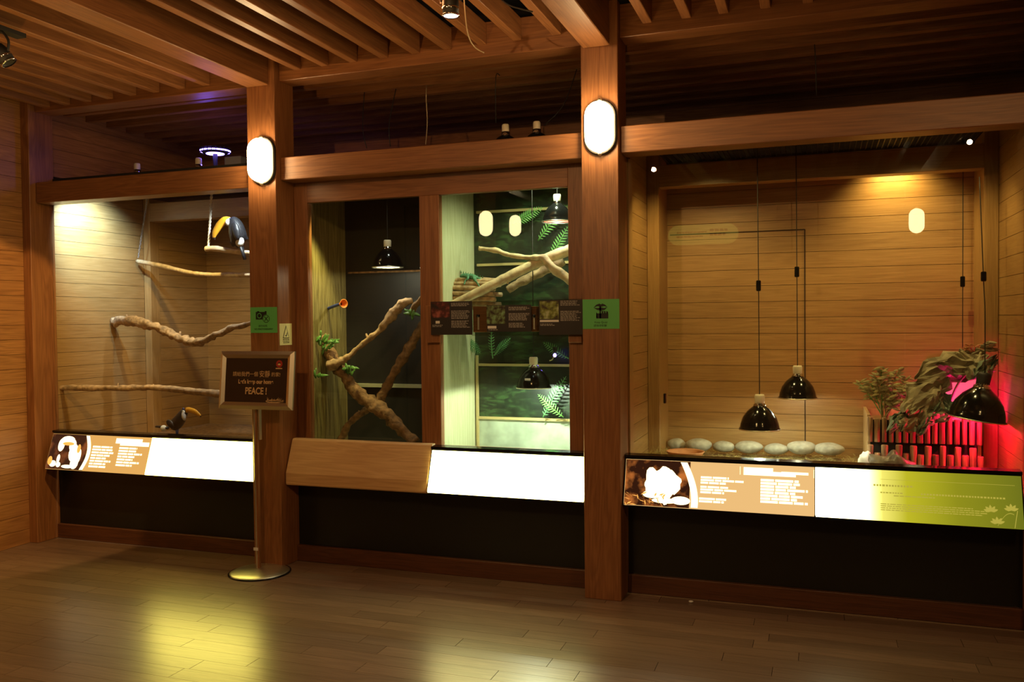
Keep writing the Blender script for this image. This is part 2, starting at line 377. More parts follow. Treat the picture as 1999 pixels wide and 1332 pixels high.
def circ(u, v, ru, rv=None, n=20, a0=0, a1=2*PI):
    rv = rv or ru; return [(u+ru*math.cos(a0+(a1-a0)*i/n), v+rv*math.sin(a0+(a1-a0)*i/n)) for i in range(n)]
def ring(u, v, r0, r1, n=24):
    out = []
    for i in range(n):
        a, b = 2*PI*i/n, 2*PI*(i+1)/n
        out.append([(u+r0*math.cos(a), v+r0*math.sin(a)), (u+r1*math.cos(a), v+r1*math.sin(a)), (u+r1*math.cos(b), v+r1*math.sin(b)), (u+r0*math.cos(b), v+r0*math.sin(b))])
    return out
def words(u0, u1, v, h, rnd, lo=.006, hi=.03, gap=.3):
    # a line of print too small to read: word-long dashes
    out = []; u = u0
    while u < u1:
        L_ = min(rnd.uniform(lo, hi), u1-u); out.append(rect(u, v, u+L_, v+h)); u += L_+h*gap+.002
    return out
def text(name, s, size, frame, u, v, mat, parent, off=.0008, align='CENTER', sx=1.0, bold=0.0):
    cu = bpy.data.curves.new(name, 'FONT'); cu.body = s; cu.size = size; cu.align_x = align; cu.offset = bold
    o = bpy.data.objects.new(name, cu); col.objects.link(o)
    dg = bpy.context.evaluated_depsgraph_get(); dg.update()
    me = bpy.data.meshes.new_from_object(o.evaluated_get(dg)); bpy.data.objects.remove(o)
    O, Uv, Vv, Nv = frame
    V = [O+Uv*(u+p.co.x*sx)+Vv*(v+p.co.y)+Nv*off for p in me.vertices]; F = [tuple(p.vertices) for p in me.polygons]
    if not F: return None
    return mesh_obj(name, V, F, mat, parent)

# ------------------------------------------------------------------ floor
fl = structure('floor')
box('subfloor', -5.3, 4.1, -5.5, 1.6, -.12, -.0105, M['floorgap'], fl)
rnd = random.Random(3); PW, PL = .1, .92
y = -2.35; row = 0
while y < .18:
    x = -5.12 - rnd.uniform(0, PL); off = 0
    while x < 1.25:
        a, b = max(x, -5.12), min(x+PL, 1.25)
        if b-a > .05: box('floor_plank', a+.0012, b-.0012, y+.0007, min(y+PW, .19)-.0007, -.0105, 0, floorM, fl)
        x += PL
    y += PW; row += 1
bs = []
yy = -5.4
while yy < -2.36:
    x = -5.12-rnd.uniform(0, PL)
    while x < 4.0:
        a, b = max(x, -5.12), min(x+PL, 4.0)
        if b > a: bs.append((a+.001, b-.001, yy+.001, min(yy+PW, -2.351), -.0105, 0))
        x += PL
    yy += PW
yy = -2.35
while yy < .18:
    x = 1.25
    while x < 4.0:
        bs.append((x+.001, min(x+PL, 4.0)-.001, yy+.001, yy+PW-.001, -.0105, 0)); x += PL
    yy += PW
o = multi('floor_planking', bs, floorM, fl); o['kind'] = 'stuff'
# ------------------------------------------------------------------ room walls
XL = -5.12
wl = structure('wall_left')
box('wall_backing', XL-.06, XL-.014, -5.45, .0, 0, 3.5, M['gap'], wl)
box('wall_backing', XL-.06, XL-.014, .2, 1.86, 2.53, 3.5, M['gap'], wl)
for i in range(35):
    box('plank', XL-.014, XL, -5.4, -.002, i*.1+.0012, (i+1)*.1-.0012, wallY, wl)
wb = structure('wall_rear')
box('wall_backing', -5.2, 4.1, -5.5, -5.414, 0, 3.5, M['gap'], wb)
for i in range(35): box('plank', -5.1, 4.0, -5.414, -5.4, i*.1+.0012, (i+1)*.1-.0012, redX, wb)
wr = structure('wall_right')
box('wall_backing', 4.014, 4.1, -5.4, 1.6, 0, 3.5, M['gap'], wr)
for i in range(35): box('plank', 4.0, 4.014, -5.4, 1.5, i*.1+.0012, (i+1)*.1-.0012, redY, wr)
wf = structure('wall_front')   # the room goes on past the last pillar
box('wall_panel', 1.12, 4.0, .1, .2, 0, 3.5, redX, wf)
for i in range(10): box('plank', XL-.014, XL, .2, 1.84, 2.55+i*.1+.0012, 2.65+i*.1-.0012, wallY, wl)
ce = structure('ceiling')
box('soffit', -5.3, 4.1, -5.5, 1.9, 3.5, 3.56, M['void'], ce)
wk = structure('wall_back')
box('wall_backing', -5.3, 4.05, 1.86, 1.9, 0, 3.5, M['gap'], wk)
for i in range(10): box('plank', -5.3, 4.0, 1.846, 1.86, 2.5+i*.1+.0012, 2.6+i*.1-.0012, redX, wk)
# ------------------------------------------------------------------ pillars and beams
PX = [(-5.25, -5.052), (-3.29, -3.09), (-1.184, -.984), (.922, 1.122)]
plab = ['square dark wood pillar at the far left corner beside the planked wall', 'square reddish wood pillar behind the PEACE sign stand, oval lamp on it',
        'square reddish wood pillar right of centre with a green hush notice', 'square wood pillar at the right edge past the green backlit panel']
for (a, b), lb in zip(PX, plab):
    t = thing('timber_pillar', ((a+b)/2, .1, 0), lb, 'pillar')
    box('shaft', a, b, .0, .2, 0, 3.17, redZ, t, .003)
llab = ['long wood lintel beam over the toucan case, lit bluish behind', 'long wood lintel beam over the two middle tanks', 'long wood lintel beam over the tortoise case at right']
zl = [(2.335, 2.475), (2.367, 2.505), (2.378, 2.52)]
for i, ((a, b), lb) in enumerate(zip(((-5.05, -3.29), (-3.09, -1.184), (-.984, .922)), llab)):
    tag(box('lintel_beam', a+.001, b-.001, .05, .19, *zl[i], redX, None, .004), lb, 'beam')
glab = ['ledger beam under the ceiling joists at left, its underside glowing violet', 'ledger beam carrying the middle joists between the two lamp pillars', 'ledger beam carrying the joists at the top right corner']
for (a, b), lb, z0 in zip(((-5.05, -3.29), (-3.09, -1.184), (-.984, .922)), glab, (2.955, 2.968, 2.985)):
    tag(box('ledger_beam', a+.001, b-.001, .05, .19, z0, 3.16, redX, None, .003), lb, 'beam')
for (a, b), lb in zip(((-3.282, -3.13), (-1.172, -1.026)), ('deep ceiling beam running out over the pillar behind the sign stand', 'deep ceiling beam running out over the pillar with the green hush notice')):
    tag(box('ceiling_beam', a, b, -5.4, -.002, 2.935, 3.2, redY, None, .004), lb, 'beam')
tag(box('ceiling_beam', .95, 1.1, -5.4, -.002, 2.935, 3.2, redY, None, .004), 'deep ceiling beam running out over the last pillar at right', 'beam')
ends = [-4.903, -4.727, -4.543, -4.362, -4.172, -3.986, -3.785, -3.596]; J1 = ends
J2 = [-2.932, -2.741, -2.548, -2.346, -2.143, -1.945, -1.735, -1.53, -1.302]
J3 = [-.811, -.608, -.421, -.217, -.017, .18, .38, .58, .78]
def joist(x, z0, lab, grp):
    o = box('ceiling_joist', x-.05, x, -5.4, .049, z0, z0+.12, redY, None, .003); tag(o, lab, 'joist', grp)
ordn = ['first', 'second', 'third', 'fourth', 'fifth', 'sixth', 'seventh', 'eighth', 'ninth']
for i, x in enumerate(J1): joist(x, 2.972+.003*i, 'ceiling joist %s from the planked wall, left of the sign pillar beam' % ordn[i], 'joists over the left bay')
for i, x in enumerate(J2): joist(x, 3.022+.002*i, 'ceiling joist %s to the right of the sign pillar beam' % ordn[i], 'joists over the middle bay')
for i, x in enumerate(J3):
    joist(x, 3.042, 'ceiling joist %s to the right of the hush notice pillar' % ordn[i], 'joists over the right bay')
bays = ((-5.05, -3.29, 'toucan case'), (-3.09, -1.184, 'middle tanks'), (-.984, .922, 'tortoise case'))
for k in range(7):
    o = box('rear_joist', -5.12, 4.0, .36+.2*k, .41+.2*k, 3.0, 3.05, redX, None)
    tag(o, 'dim joist %s back from the ledger beams, running along above the cases' % ordn[k], 'joist', 'dim joists above the cases')

# ------------------------------------------------------------------ display cases
def planks(par, axis, fixed, a, b, z0, z1, mat, th=.012, sign=1, step=.1):
    z = z0
    while z < z1-.01:
        zz = min(z+step, z1)
        if axis == 'X': box('plank', a, b, min(fixed, fixed+sign*th), max(fixed, fixed+sign*th), z+.0012, zz-.0012, mat, par)
        else: box('plank', min(fixed, fixed+sign*th), max(fixed, fixed+sign*th), a, b, z+.0012, zz-.0012, mat, par)
        z = zz
def lid(par, x0, x1, y0, y1, z):
    bs = [(x0, x1, y0, y0+.03, z, z+.03), (x0, x1, y1-.03, y1, z, z+.03)]
    n = int((x1-x0)/.03)
    for i in range(n+1):
        x = x0+(x1-x0-.004)*i/n; bs.append((x, x+.004, y0+.03, y1-.03, z+.005, z+.012))
    n = int((y1-y0)/.03)
    for i in range(1, n):
        yv = y0+(y1-y0)*i/n; bs.append((x0, x1, yv, yv+.004, z+.012, z+.018))
    o = multi('mesh_lid', bs, M['blackm'], par); o['kind'] = 'stuff'
def base(par, x0, x1, wtop=.5):
    box('base_panel', x0+.001, x1-.001, .19, .22, .1, .62, M['darkwall'], par)
    box('skirting', x0+.001, x1-.001, .165, .215, 0, .1, M['skirt'], par, .003)
# --- left: toucans
FZ = .62
cl = thing('display_case', (-4.17, .6, 0), 'big glass fronted case with two toucans and branches, at left', 'display case')
base(cl, -5.052, -3.29)
o = box('side_wall', -5.16, -5.112, .2, 1.8, 0, 2.52, M['gap'], cl); planks(o, 'Y', -5.112, .2, 1.1, .5, 2.5, yelY, .012)
o = box('side_wall', -3.28, -3.23, .2, 1.8, 0, 2.52, M['gap'], cl); planks(o, 'Y', -3.28, .2, 1.1, .5, 2.5, yelY, -.012)
box('corner_post', -5.1, -5.035, 1.1, 1.2, FZ-.05, 2.5, yelZ, cl, .003)
box('corner_post', -3.36, -3.29, 1.1, 1.2, FZ-.05, 2.5, yelZ, cl, .003)
box('header_board', -5.035, -3.36, 1.1, 1.2, 2.315, 2.46, yelX, cl, .003)
o = box('alcove_wall', -5.11, -5.047, 1.2, 1.8, 0, 2.52, M['gap'], cl); planks(o, 'Y', -5.047, 1.2, 1.78, .5, 2.5, yelY, .012)
o = box('back_wall', -5.1, -3.3, 1.792, 1.84, 0, 2.52, M['gap'], cl); planks(o, 'X', 1.78, -5.035, -3.3, .5, 2.5, yelX, .012)
box('case_floor', -5.11, -3.28, .19, 1.79, FZ-.05, FZ, M['bark2'], cl)
box('glass_pane', -5.05, -3.291, .172, .18, .62, 2.5, M['glass'], cl)
lid(cl, -5.11, -3.28, .19, 1.79, 2.49)
# --- middle: two tanks in a timber frame
cm = thing('display_case', (-2.13, .5, 0), 'timber framed pair of glass tanks with branches, in the middle', 'display case')
base(cm, -3.09, -1.184)
box('window_stile', -3.09, -2.996, .19, .24, .73, 2.37, redZ, cm, .003)
box('window_stile', -2.228, -2.101, .19, .24, .76, 2.242, redZ, cm, .003)
box('window_stile', -1.314, -1.184, .19, .24, .73, 2.37, redZ, cm, .003)
box('window_head', -2.996, -1.314, .192, .238, 2.242, 2.37, redX, cm, .002)
box('window_sill', -2.996, -1.314, .12, .24, .70, .76, redX, cm, .003)
box('glass_pane', -2.996, -2.228, .205, .211, .76, 2.242, M['glass'], cm)
box('glass_pane', -2.101, -1.314, .205, .211, .76, 2.242, M['glass'], cm)
MF = .66
box('case_floor', -3.12, -1.18, .22, .84, MF-.04, MF, M['concrete'], cm)
box('side_wall', -3.13, -3.085, .24, .8, MF, 2.5, M['blotchy'], cm)
box('partition', -2.17, -2.125, .24, .8, MF, 2.5, M['pale'], cm)
box('side_wall', -1.21, -1.185, .24, .8, MF, 2.5, M['pale'], cm)
box('back_panel', -3.085, -2.17, .8, .83, MF, 2.5, M['blackm'], cm)
box('shelf_rail', -3.06, -2.17, .775, .8, at(740, 753, .78).z-.012, at(740, 753, .78).z+.012, M['railp'], cm)
box('shelf_rail', -3.06, -2.17, .785, .8, at(740, 531, .78).z-.006, at(740, 531, .78).z+.006, M['bark2'], cm)
box('shelf_post', at(657, 700, .79).x-.012, at(657, 700, .79).x+.006, .77, .8, MF, at(740, 531, .78).z, M['railp'], cm)
zA, zB = at(1020, 713, .79).z, at(1020, 818, .79).z
box('back_panel', -2.125, -1.21, .8, .83, MF, zB, M['concrete'], cm)
box('back_panel', -2.125, -1.21, .8, .83, zB, 2.5, M['foliage'], cm)
for z in (zA, zB, at(1020, 515, .79).z, at(1020, 410, .79).z):
    box('shelf_rail', -2.10, -1.21, .782, .8, z-.008, z+.008, M['rail'], cm)
box('shelf_post', at(931, 700, .79).x-.006, at(931, 700, .79).x+.008, .78, .8, MF, at(931, 700, .79).z+.02, M['rail'], cm)
lid(cm, -3.08, -1.2, .24, .8, 2.49)
# --- right: tortoise case
FZ = .645
cr = thing('display_case', (0, .6, 0), 'wide planked case with two hanging dome lamps and a red lamp, at right', 'display case')
base(cr, -.984, .922)
o = box('side_wall', -1.04, -.997, .2, 1.16, 0, 2.52, M['gap'], cr)
box('edge_trim', -.997, -.972, .2, .30, .55, 2.376, yelZ, cr, .002)
planks(o, 'Y', -.997, .30, .8, .5, 2.5, yelY, .012)
o = box('side_wall', .934, .98, .2, 1.16, 0, 2.52, M['gap'], cr); planks(o, 'Y', .934, .2, .8, .5, 2.5, yelY, -.012)
box('corner_post', -.985, -.912, .8, .9, FZ-.05, 2.5, yelZ, cr, .003)
box('corner_post', .85, .922, .8, .9, FZ-.05, 2.5, yelZ, cr, .003)
box('header_board', -.912, .85, .8, .9, 2.297, 2.43, yelX, cr, .003)
o = box('back_wall', -1.0, .95, 1.142, 1.18, 0, 2.52, M['gap'], cr); planks(o, 'X', 1.13, -.985, .86, .5, 2.5, yelX, .012)
box('alcove_side', -.98, -.915, .9, 1.13, .5, 2.5, yelZ, cr)
box('alcove_side', .852, .92, .9, 1.13, .5, 2.5, yelZ, cr)
hx0, hx1, hz = at(1308, 448, 1.125).x, at(1571, 448, 1.125).x, at(1571, 448, 1.125).z
multi('hatch_seam', [(hx0, hx1, 1.1255, 1.129, hz-.003, hz+.003), (hx1-.003, hx1+.003, 1.1255, 1.129, .6, hz)], M['gap'], cr)
box('hatch_latch', at(1298, 778, .79).x-.008, at(1298, 778, .79).x+.008, .78, .8, at(1298, 778, .79).z-.03, at(1298, 778, .79).z+.03, M['black'], cr, .003)
box('case_floor', -.997, .934, .19, 1.14, FZ-.05, FZ, M['bark2'], cr)
box('glass_pane', -.972, .921, .172, .18, .62, 2.5, M['glass'], cr)
lid(cr, -.99, .93, .19, 1.14, 2.49)

# ------------------------------------------------------------------ backlit panels
def panel(name, x0, x1, label, cells, cat='light panel', top=(.10, .752), bot=(.02, .512)):
    t = thing(name, ((x0+x1)/2, .1, bot[1]), label, cat)
    # casing: wedge profile
    ty, tz = top; by, bz = bot
    prof = [(ty+.05, tz+.020), (ty-.006, tz+.016), (ty-.008, tz+.002), (ty+.004, tz-.002), (by+.006, bz), (by+.012, bz-.006), (.164, bz-.006), (.164, tz+.012)]
    n = len(prof); V = [(x, yv, z) for x in (x0, x1) for yv, z in prof]
    F = [tuple(range(n)), tuple(range(n, 2*n))[::-1]]+[(i, (i+1) % n, n+(i+1) % n, n+i) for i in range(n)]
    mesh_obj('casing', V, F, M['black'], t)
    O = Vector((x0, by, bz)); Vd = Vector((0, ty-by, tz-bz)); H = Vd.length; Vd.normalize(); Nn = Vector((0, -1, 0)); Nn = (Nn-Vd*Nn.dot(Vd)).normalized()
    O = O - Nn*.0
    faces = []
    for a, b, mat in cells:
        fr = (O+Vector((a-x0, 0, 0)), Vector((1, 0, 0)), Vd, Nn)
        o = extrude_poly('backlit_film', [(.004, .002), (b-a-.004, .002), (b-a-.002, .012), (b-a-.002, H-.006), (.002, H-.006), (.002, .012)], fr, .004, M[mat], t, -.002)
        faces.append((o, fr, b-a, H))
    return t, faces
r2 = random.Random(5)
# left
t, fc = panel('light_panel', -5.0, -3.292, 'black cased backlit panel under the toucan case, white at its right half', [(-4.995, -4.145, 'orange_panel'), (-4.145, -3.295, 'white_panel')])
o, fr, W, H = fc[0]; O_, U_, V_, N_ = fr
prints('photo_print', [rect(.004, .004, .33, H-.008)], fr, M['photo_l'], o, 0)
prints('photo_print', [circ(.10, .17, .028, .045), circ(.15, .205, .06, .028), circ(.22, .12, .04, .06), circ(.245, .05, .035, .04), circ(.20, .17, .03, .04), circ(.06, .04, .03, .022), circ(.11, .035, .02, .018), circ(.10, .075, .014, .03), circ(.27, .10, .02, .05), circ(.19, .025, .05, .012)], fr, M['pflare'], o, .0008)
prints('photo_print', [circ(.03, .06, .02, .03), circ(.16, .18, .05, .012), circ(.26, .15, .015, .03)], fr, M['porange'], o, .0012)
arc = [(.30+.035*math.sin(PI*k/12), .008+(H-.02)*k/12) for k in range(13)]
prints('arc_print', [[(arc[k][0], arc[k][1]), (arc[k][0]+.03, arc[k][1]), (arc[k+1][0]+.03, arc[k+1][1]), (arc[k+1][0], arc[k+1][1])] for k in range(12)], fr, M['wtext'], o, .0014)
ps = [rect(.56, H-.055, .78, H-.02), rect(.60, H-.068, .84, H-.04)]
for k in range(8): ps += words(.375, .375+r2.uniform(.13, .19), H-.09-k*.019, .012, r2, .03, .08)
for k in range(7): ps += words(.60, .60+r2.uniform(.13, .20), H-.09-k*.019, .012, r2, .03, .08)
prints('caption_print', ps, fr, M['wtext'], o)
# middle lit
t, fc = panel('light_panel', -2.125, -1.186, 'short white backlit panel beside the plain wooden box', [(-2.12, -1.19, 'white_panel2')])
# right
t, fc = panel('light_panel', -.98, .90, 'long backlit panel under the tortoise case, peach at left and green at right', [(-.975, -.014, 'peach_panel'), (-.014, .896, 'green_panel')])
o, fr, W, H = fc[0]
prints('photo_print', [rect(.004, .004, .345, H-.008)], fr, M['photo_r'], o, 0)
prints('photo_print', [[(.20+(.095+.028*noise.noise(Vector((math.cos(a)*2.2, math.sin(a)*2.2, 3))))*math.cos(a), .125+(.085+.05*noise.noise(Vector((math.cos(a)*2.2, math.sin(a)*2.2, 7))))*math.sin(a)) for a in [2*PI*i/40 for i in range(40)]], circ(.30, .04, .05, .022), circ(.15, .065, .05, .02), circ(.22, .035, .07, .014)], fr, M['pflare'], o, .0008)
pol = []
for k in range(34):
    a = r2.uniform(0, PI); u, v = r2.uniform(.01, .27), r2.uniform(.005, .07); L_ = r2.uniform(.008, .02)
    pol.append([(u-L_*math.cos(a), v-L_*math.sin(a)), (u+.004, v-.003), (u+L_*math.cos(a), v+L_*math.sin(a)), (u-.004, v+.003)])
prints('photo_print', pol, fr, M['porange'], o, .001)
arc = [(.27+.085*math.sin(PI*(.55-k/26)), .008+(H-.02)*k/12) for k in range(13)]
prints('arc_print', [[(arc[k][0], arc[k][1]), (arc[k][0]+.035, arc[k][1]), (arc[k+1][0]+.035, arc[k+1][1]), (arc[k+1][0], arc[k+1][1])] for k in range(12)], fr, M['wtext'], o, .0014)
ps = [rect(.615, H-.062, .76, H-.022), rect(.70, H-.062, .87, H-.04), rect(.80, H-.05, .93, H-.037), rect(.597, H-.062, .599, H-.02), rect(.955, H-.062, .957, H-.02)]
for k in range(3): ps += words(.40, .40+r2.uniform(.12, .26), H-.09-k*.014, .010, r2, .03, .09)
for k in range(3): ps += words(.40, .40+r2.uniform(.12, .22), H-.139-k*.014, .010, r2, .03, .09)
for k in range(2): ps += words(.395, .395+r2.uniform(.12, .26), H-.20-k*.014, .010, r2, .03, .09)
for k in range(8): ps += words(.70, .70+r2.uniform(.16, .23), H-.09-k*.0155, .012, r2, .03, .09)
prints('caption_print', ps, fr, M['wtext'], o)
o, fr, W, H = fc[1]
ps = [rect(.30, H-.052, .88, H-.0505)]
ps += words(.27, .45, H-.085, .009, r2, .006, .012)
ps += words(.30, .40, H-.118, .006, r2, .006, .012); ps += words(.48, .84, H-.118, .008, r2, .006, .011)
ps += words(.36, .54, H-.131, .005, r2, .01, .03)
for k in range(4): ps += words(.30, (.70, .76, .76, .74)[k], H-.172-k*.0095, .0042, r2, .008, .03)
prints('caption_print', ps, fr, M['gtext'], o)
ps = []
def leafp(u, v, L_, Wd, a):
    c, s = math.cos(a), math.sin(a)
    return [(u+x*c-yv*s, v+x*s+yv*c) for x, yv in ((0, 0), (L_*.35, Wd), (L_*.75, Wd*.7), (L_, 0), (L_*.75, -Wd*.7), (L_*.35, -Wd))]
for (u, v) in ((.775, .075), (.80, .022), (.86, .085)):
    for a in (20, 55, 95, 135, 165): ps.append(leafp(u, v, .032, .007, math.radians(a)))
for k in range(10):
    u = .80+.007*k; ps.append([(u, .01+.06*math.sin(k/10*2)), (u+.007, .01+.06*math.sin((k+1)/10*2)), (u+.007, .013+.06*math.sin((k+1)/10*2)), (u, .013+.06*math.sin(k/10*2))])
    v = .005+.008*k; ps.append([(.868+.0015*k, v), (.871+.0015*k, v), (.8725+.0015*k, v+.008), (.8695+.0015*k, v+.008)])
prints('flower_print', ps, fr, M['gtext'], o)
# wooden box
x0, x1 = -3.083, -2.128
prof = [(.164, .778), (.128, .778), (.118, .770), (.043, .575), (.043, .508), (.05, .5), (.164, .5)]
n = len(prof); V = [(x, yv, z) for x in (x0, x1) for yv, z in prof]
F = [tuple(range(n)), tuple(range(n, 2*n))[::-1]]+[(i, (i+1) % n, n+(i+1) % n, n+i) for i in range(n)]
o = mesh_obj('sloping_box', V, F, lightX); md = o.modifiers.new('b', 'BEVEL'); md.width = .004; md.segments = 2; md.limit_method = 'ANGLE'
tag(o, 'plain pale oak box with a sloping front, unlit, left of the white panel', 'box')

# ------------------------------------------------------------------ oval lamps
def stadium(w_, h_, n=12):
    r = w_/2; hh = h_/2-r; out = []
    for k in range(n+1): a = PI*k/n; out.append((r*math.cos(a), hh+r*math.sin(a)))
    for k in range(n+1): a = PI+PI*k/n; out.append((r*math.cos(a), -hh+r*math.sin(a)))
    return out
def oval_lamp(x, yface, z, label, ny=-1, glow='lampglow', grp=None, withlight=0, dp=1.0):
    t = thing('wall_lamp', (x, yface, z), label, 'lamp', grp)
    def shells(name, layers, mat, par):
        V, F = [], []; k0 = None
        for (w_, h_, d) in layers:
            s = stadium(w_, h_); n = len(s); k = len(V)
            V += [(x+u, yface+ny*d, z+v) for u, v in s]
            if k0 is not None: F += [(k0+i, k0+(i+1) % n, k+(i+1) % n, k+i) for i in range(n)]
            k0 = k
        F.append(tuple(range(k0, k0+n))); F.append(tuple(range(n)))
        return mesh_obj(name, V, F, mat, par, None, False)
    shells('back_plate', [(.175, .29, .0005), (.175, .29, .018), (.165, .28, .024)], M['blackm'], t)
    shells('diffuser', [(.150, .262, .022), (.150, .262, .022+.023*dp), (.142, .254, .022+.043*dp), (.12, .232, .022+.060*dp), (.08, .19, .022+.070*dp), (.03, .14, .022+.074*dp)], M[glow], t)
    V = []
    for s_ in (-1, 1):
        lathe('screw_cap', [(.0, .012), (.010, .010), (.012, 0)], (x, yface+ny*.024, z+s_*.139), M['steel'], t, 10, (0, ny, 0))
    if withlight: lamp('lamp_bulb', 'POINT', (x, yface+ny*.16, z), withlight, (1, .70, .34), None, .06)
    return t
oval_lamp(-3.172, 0, 2.481, 'glowing oval bulkhead lamp on the pillar behind the sign stand')
oval_lamp(-1.077, 0, 2.508, 'glowing oval bulkhead lamp on the pillar with the green hush notice')
# lamps on the side of the room behind the camera (seen as reflections)
for i, (x, yb, z) in enumerate(((-3.23, -3.5, 2.5), (-3.5, -5.2, 2.66), (.98, -5.2, 2.5))):
    q = thing('timber_pillar', (x, yb-.1, 0), ('wood pillar in the room behind the camera, nearest the front wall', 'wood pillar on the rear wall, left end', 'wood pillar on the rear wall, right end')[i], 'pillar')
    box('shaft', x-.1, x+.1, yb-.2, yb, 0, 2.934, redZ, q, .003)
    oval_lamp(x, yb, z, ('oval lamp on the pillar nearest the front wall, behind the camera', 'oval lamp on the left pillar of the rear wall', 'oval lamp on the right pillar of the rear wall')[i], 1, 'lampglow2', None, 0, .35)
t = thing('hall_sign', (0, -5.38, 2.3), 'backlit yellow oblong hall sign on the rear wall behind the camera', 'sign')
d_ = FW*FPX + RT*(1372-999.5) - UP*(458-666); k_ = (.176-CAM.y)/d_.y; k2 = (.176+5.385)/d_.y; hp_ = CAM+Vector((d_.x*(k_+k2), 0, d_.z*(k_+k2)))
fr = (Vector((hp_.x, -5.398, hp_.z)), Vector((1, 0, 0)), Vector((0, 0, 1)), Vector((0, 1, 0)))
hs = extrude_poly('sign_face', [(u, v) for v, u in stadium(.23, .80)], fr, .02, emis('hall_sign_glow', (.80, .70, .12), 1.2), t)
hs2 = prints('small_print', words(-.30, .05, .02, .018, random.Random(4), .02, .04)+words(-.30, .0, -.03, .018, random.Random(5), .02, .04)+words(.08, .28, .03, .03, random.Random(6), .03, .05)+words(.08, .26, -.02, .03, random.Random(7), .03, .05), (fr[0]+Vector((0, .0205, 0)), fr[1], fr[2], fr[3]), M['ink'], hs)
def ppath(pts): return [at(*p) for p in pts]
# ------------------------------------------------------------------ sign stand
sb = Vector((-3.16, -.127, 0))
t = thing('sign_stand', sb, 'steel PEACE sign stand with round base in front of the left lamp pillar', 'sign')
lathe('base', [(0, .030), (.05, .029), (.13, .020), (.165, .012), (.180, .004), (.180, 0)], sb, M['steel'], t, 40)
lathe('base_ring', [(.176, .008), (.184, .006), (.184, 0), (.176, 0)], sb, M['black'], t, 40)
box('pole', sb.x-.020, sb.x-.008, sb.y-.012, sb.y+.012, .028, 1.0, M['steel'], t, .002)
box('pole', sb.x+.012, sb.x+.024, sb.y-.012, sb.y+.012, .80, 1.0, M['steel'], t, .002)
tag(box('pole_core', sb.x-.009, sb.x+.004, sb.y-.010, sb.y+.010, .026, .99, redZ, t), 'dark brown pole core')
tag(box('price_tag', sb.x-.03, sb.x+.0, sb.y-.016, sb.y-.012, .135, .152, M['cardw'], t), 'small white sticker')
# tilted frame
c0 = at(506, 743, sb.y); Wd, Hg = .515, .345
tl = math.radians(6); U_ = Vector((1, .0, 0)).normalized(); V_ = Vector((0, math.sin(tl), math.cos(tl))); N_ = U_.cross(V_).normalized()
if N_.y > 0: N_ = -N_
O_ = c0+N_*.03
fr = (O_, U_, V_, N_)
bw = .042
def fbar(p0, p1, p2, p3):
    # mitred, raised along its middle
    mid0 = ((p0[0]+p3[0])/2, (p0[1]+p3[1])/2); mid1 = ((p1[0]+p2[0])/2, (p1[1]+p2[1])/2)
    def W3(p, h): return O_+U_*p[0]+V_*p[1]+N_*h
    V = [W3(p0, 0), W3(p1, 0), W3(mid1, .014), W3(mid0, .014), W3(p2, .004), W3(p3, .004), W3(p0, -.012), W3(p1, -.012), W3(p2, -.012), W3(p3, -.012)]
    F = [(0, 1, 2, 3), (3, 2, 4, 5), (0, 6, 7, 1), (5, 4, 8, 9), (6, 9, 8, 7), (0, 3, 5, 9, 6), (1, 7, 8, 4, 2)]
    mesh_obj('frame_bar', V, F, M['steel'], t)
w2, h2 = Wd/2, Hg/2; a2, b2 = w2-bw, h2-bw
fbar((-w2, h2), (w2, h2), (a2, b2), (-a2, b2)); fbar((-w2, -h2), (w2, -h2), (a2, -b2), (-a2, -b2))
fbar((-w2, -h2), (-w2, h2), (-a2, b2), (-a2, -b2)); fbar((w2, -h2), (w2, h2), (a2, b2), (a2, -b2))
bd = extrude_poly('sign_board', rect(-a2-.005, -b2-.005, a2+.005, b2+.005), fr, .010, M['signk'], t, -.008)
text('lettering', '請給我們一個', .030, fr, -.075, .025, M['signt'], bd, .004)
text('lettering', '安靜', .042, fr, .060, .022, M['signt'], bd, .004, sx=.9)
text('lettering', '的家!', .028, fr, .138, .025, M['signt'], bd, .004)
text('lettering', "Let's keep our home", .034, fr, .0, -.020, M['signt'], bd, .004, bold=.0012, sx=.86)
text('lettering', 'PEACE !', .056, fr, .005, -.082, M['signt'], bd, .004, bold=.0014, sx=.80)
prints('round_logo', ring(.158, .098, .010, .022, 20), fr, M['redl'], bd, .003)
prints('round_logo', [circ(.158, .095, .010, .006, 8), rect(.135, .068, .18, .074)], fr, M['signt'], bd, .0034)
r3 = random.Random(9); tuft = []
for k in range(26):
    u = .075+r3.random()*.12; a = math.radians(r3.uniform(35, 145)); L_ = r3.uniform(.015, .045)*(1-abs(u-.13)/.12)
    tuft.append([(u-.004, -b2+.004), (u+.004, -b2+.004), (u+L_*math.cos(a), -b2+.008+L_*math.sin(a))])
prints('grass_print', tuft+[circ(.13, -b2+.008, .055, .010, 16)], fr, M['signt'], bd, .003)
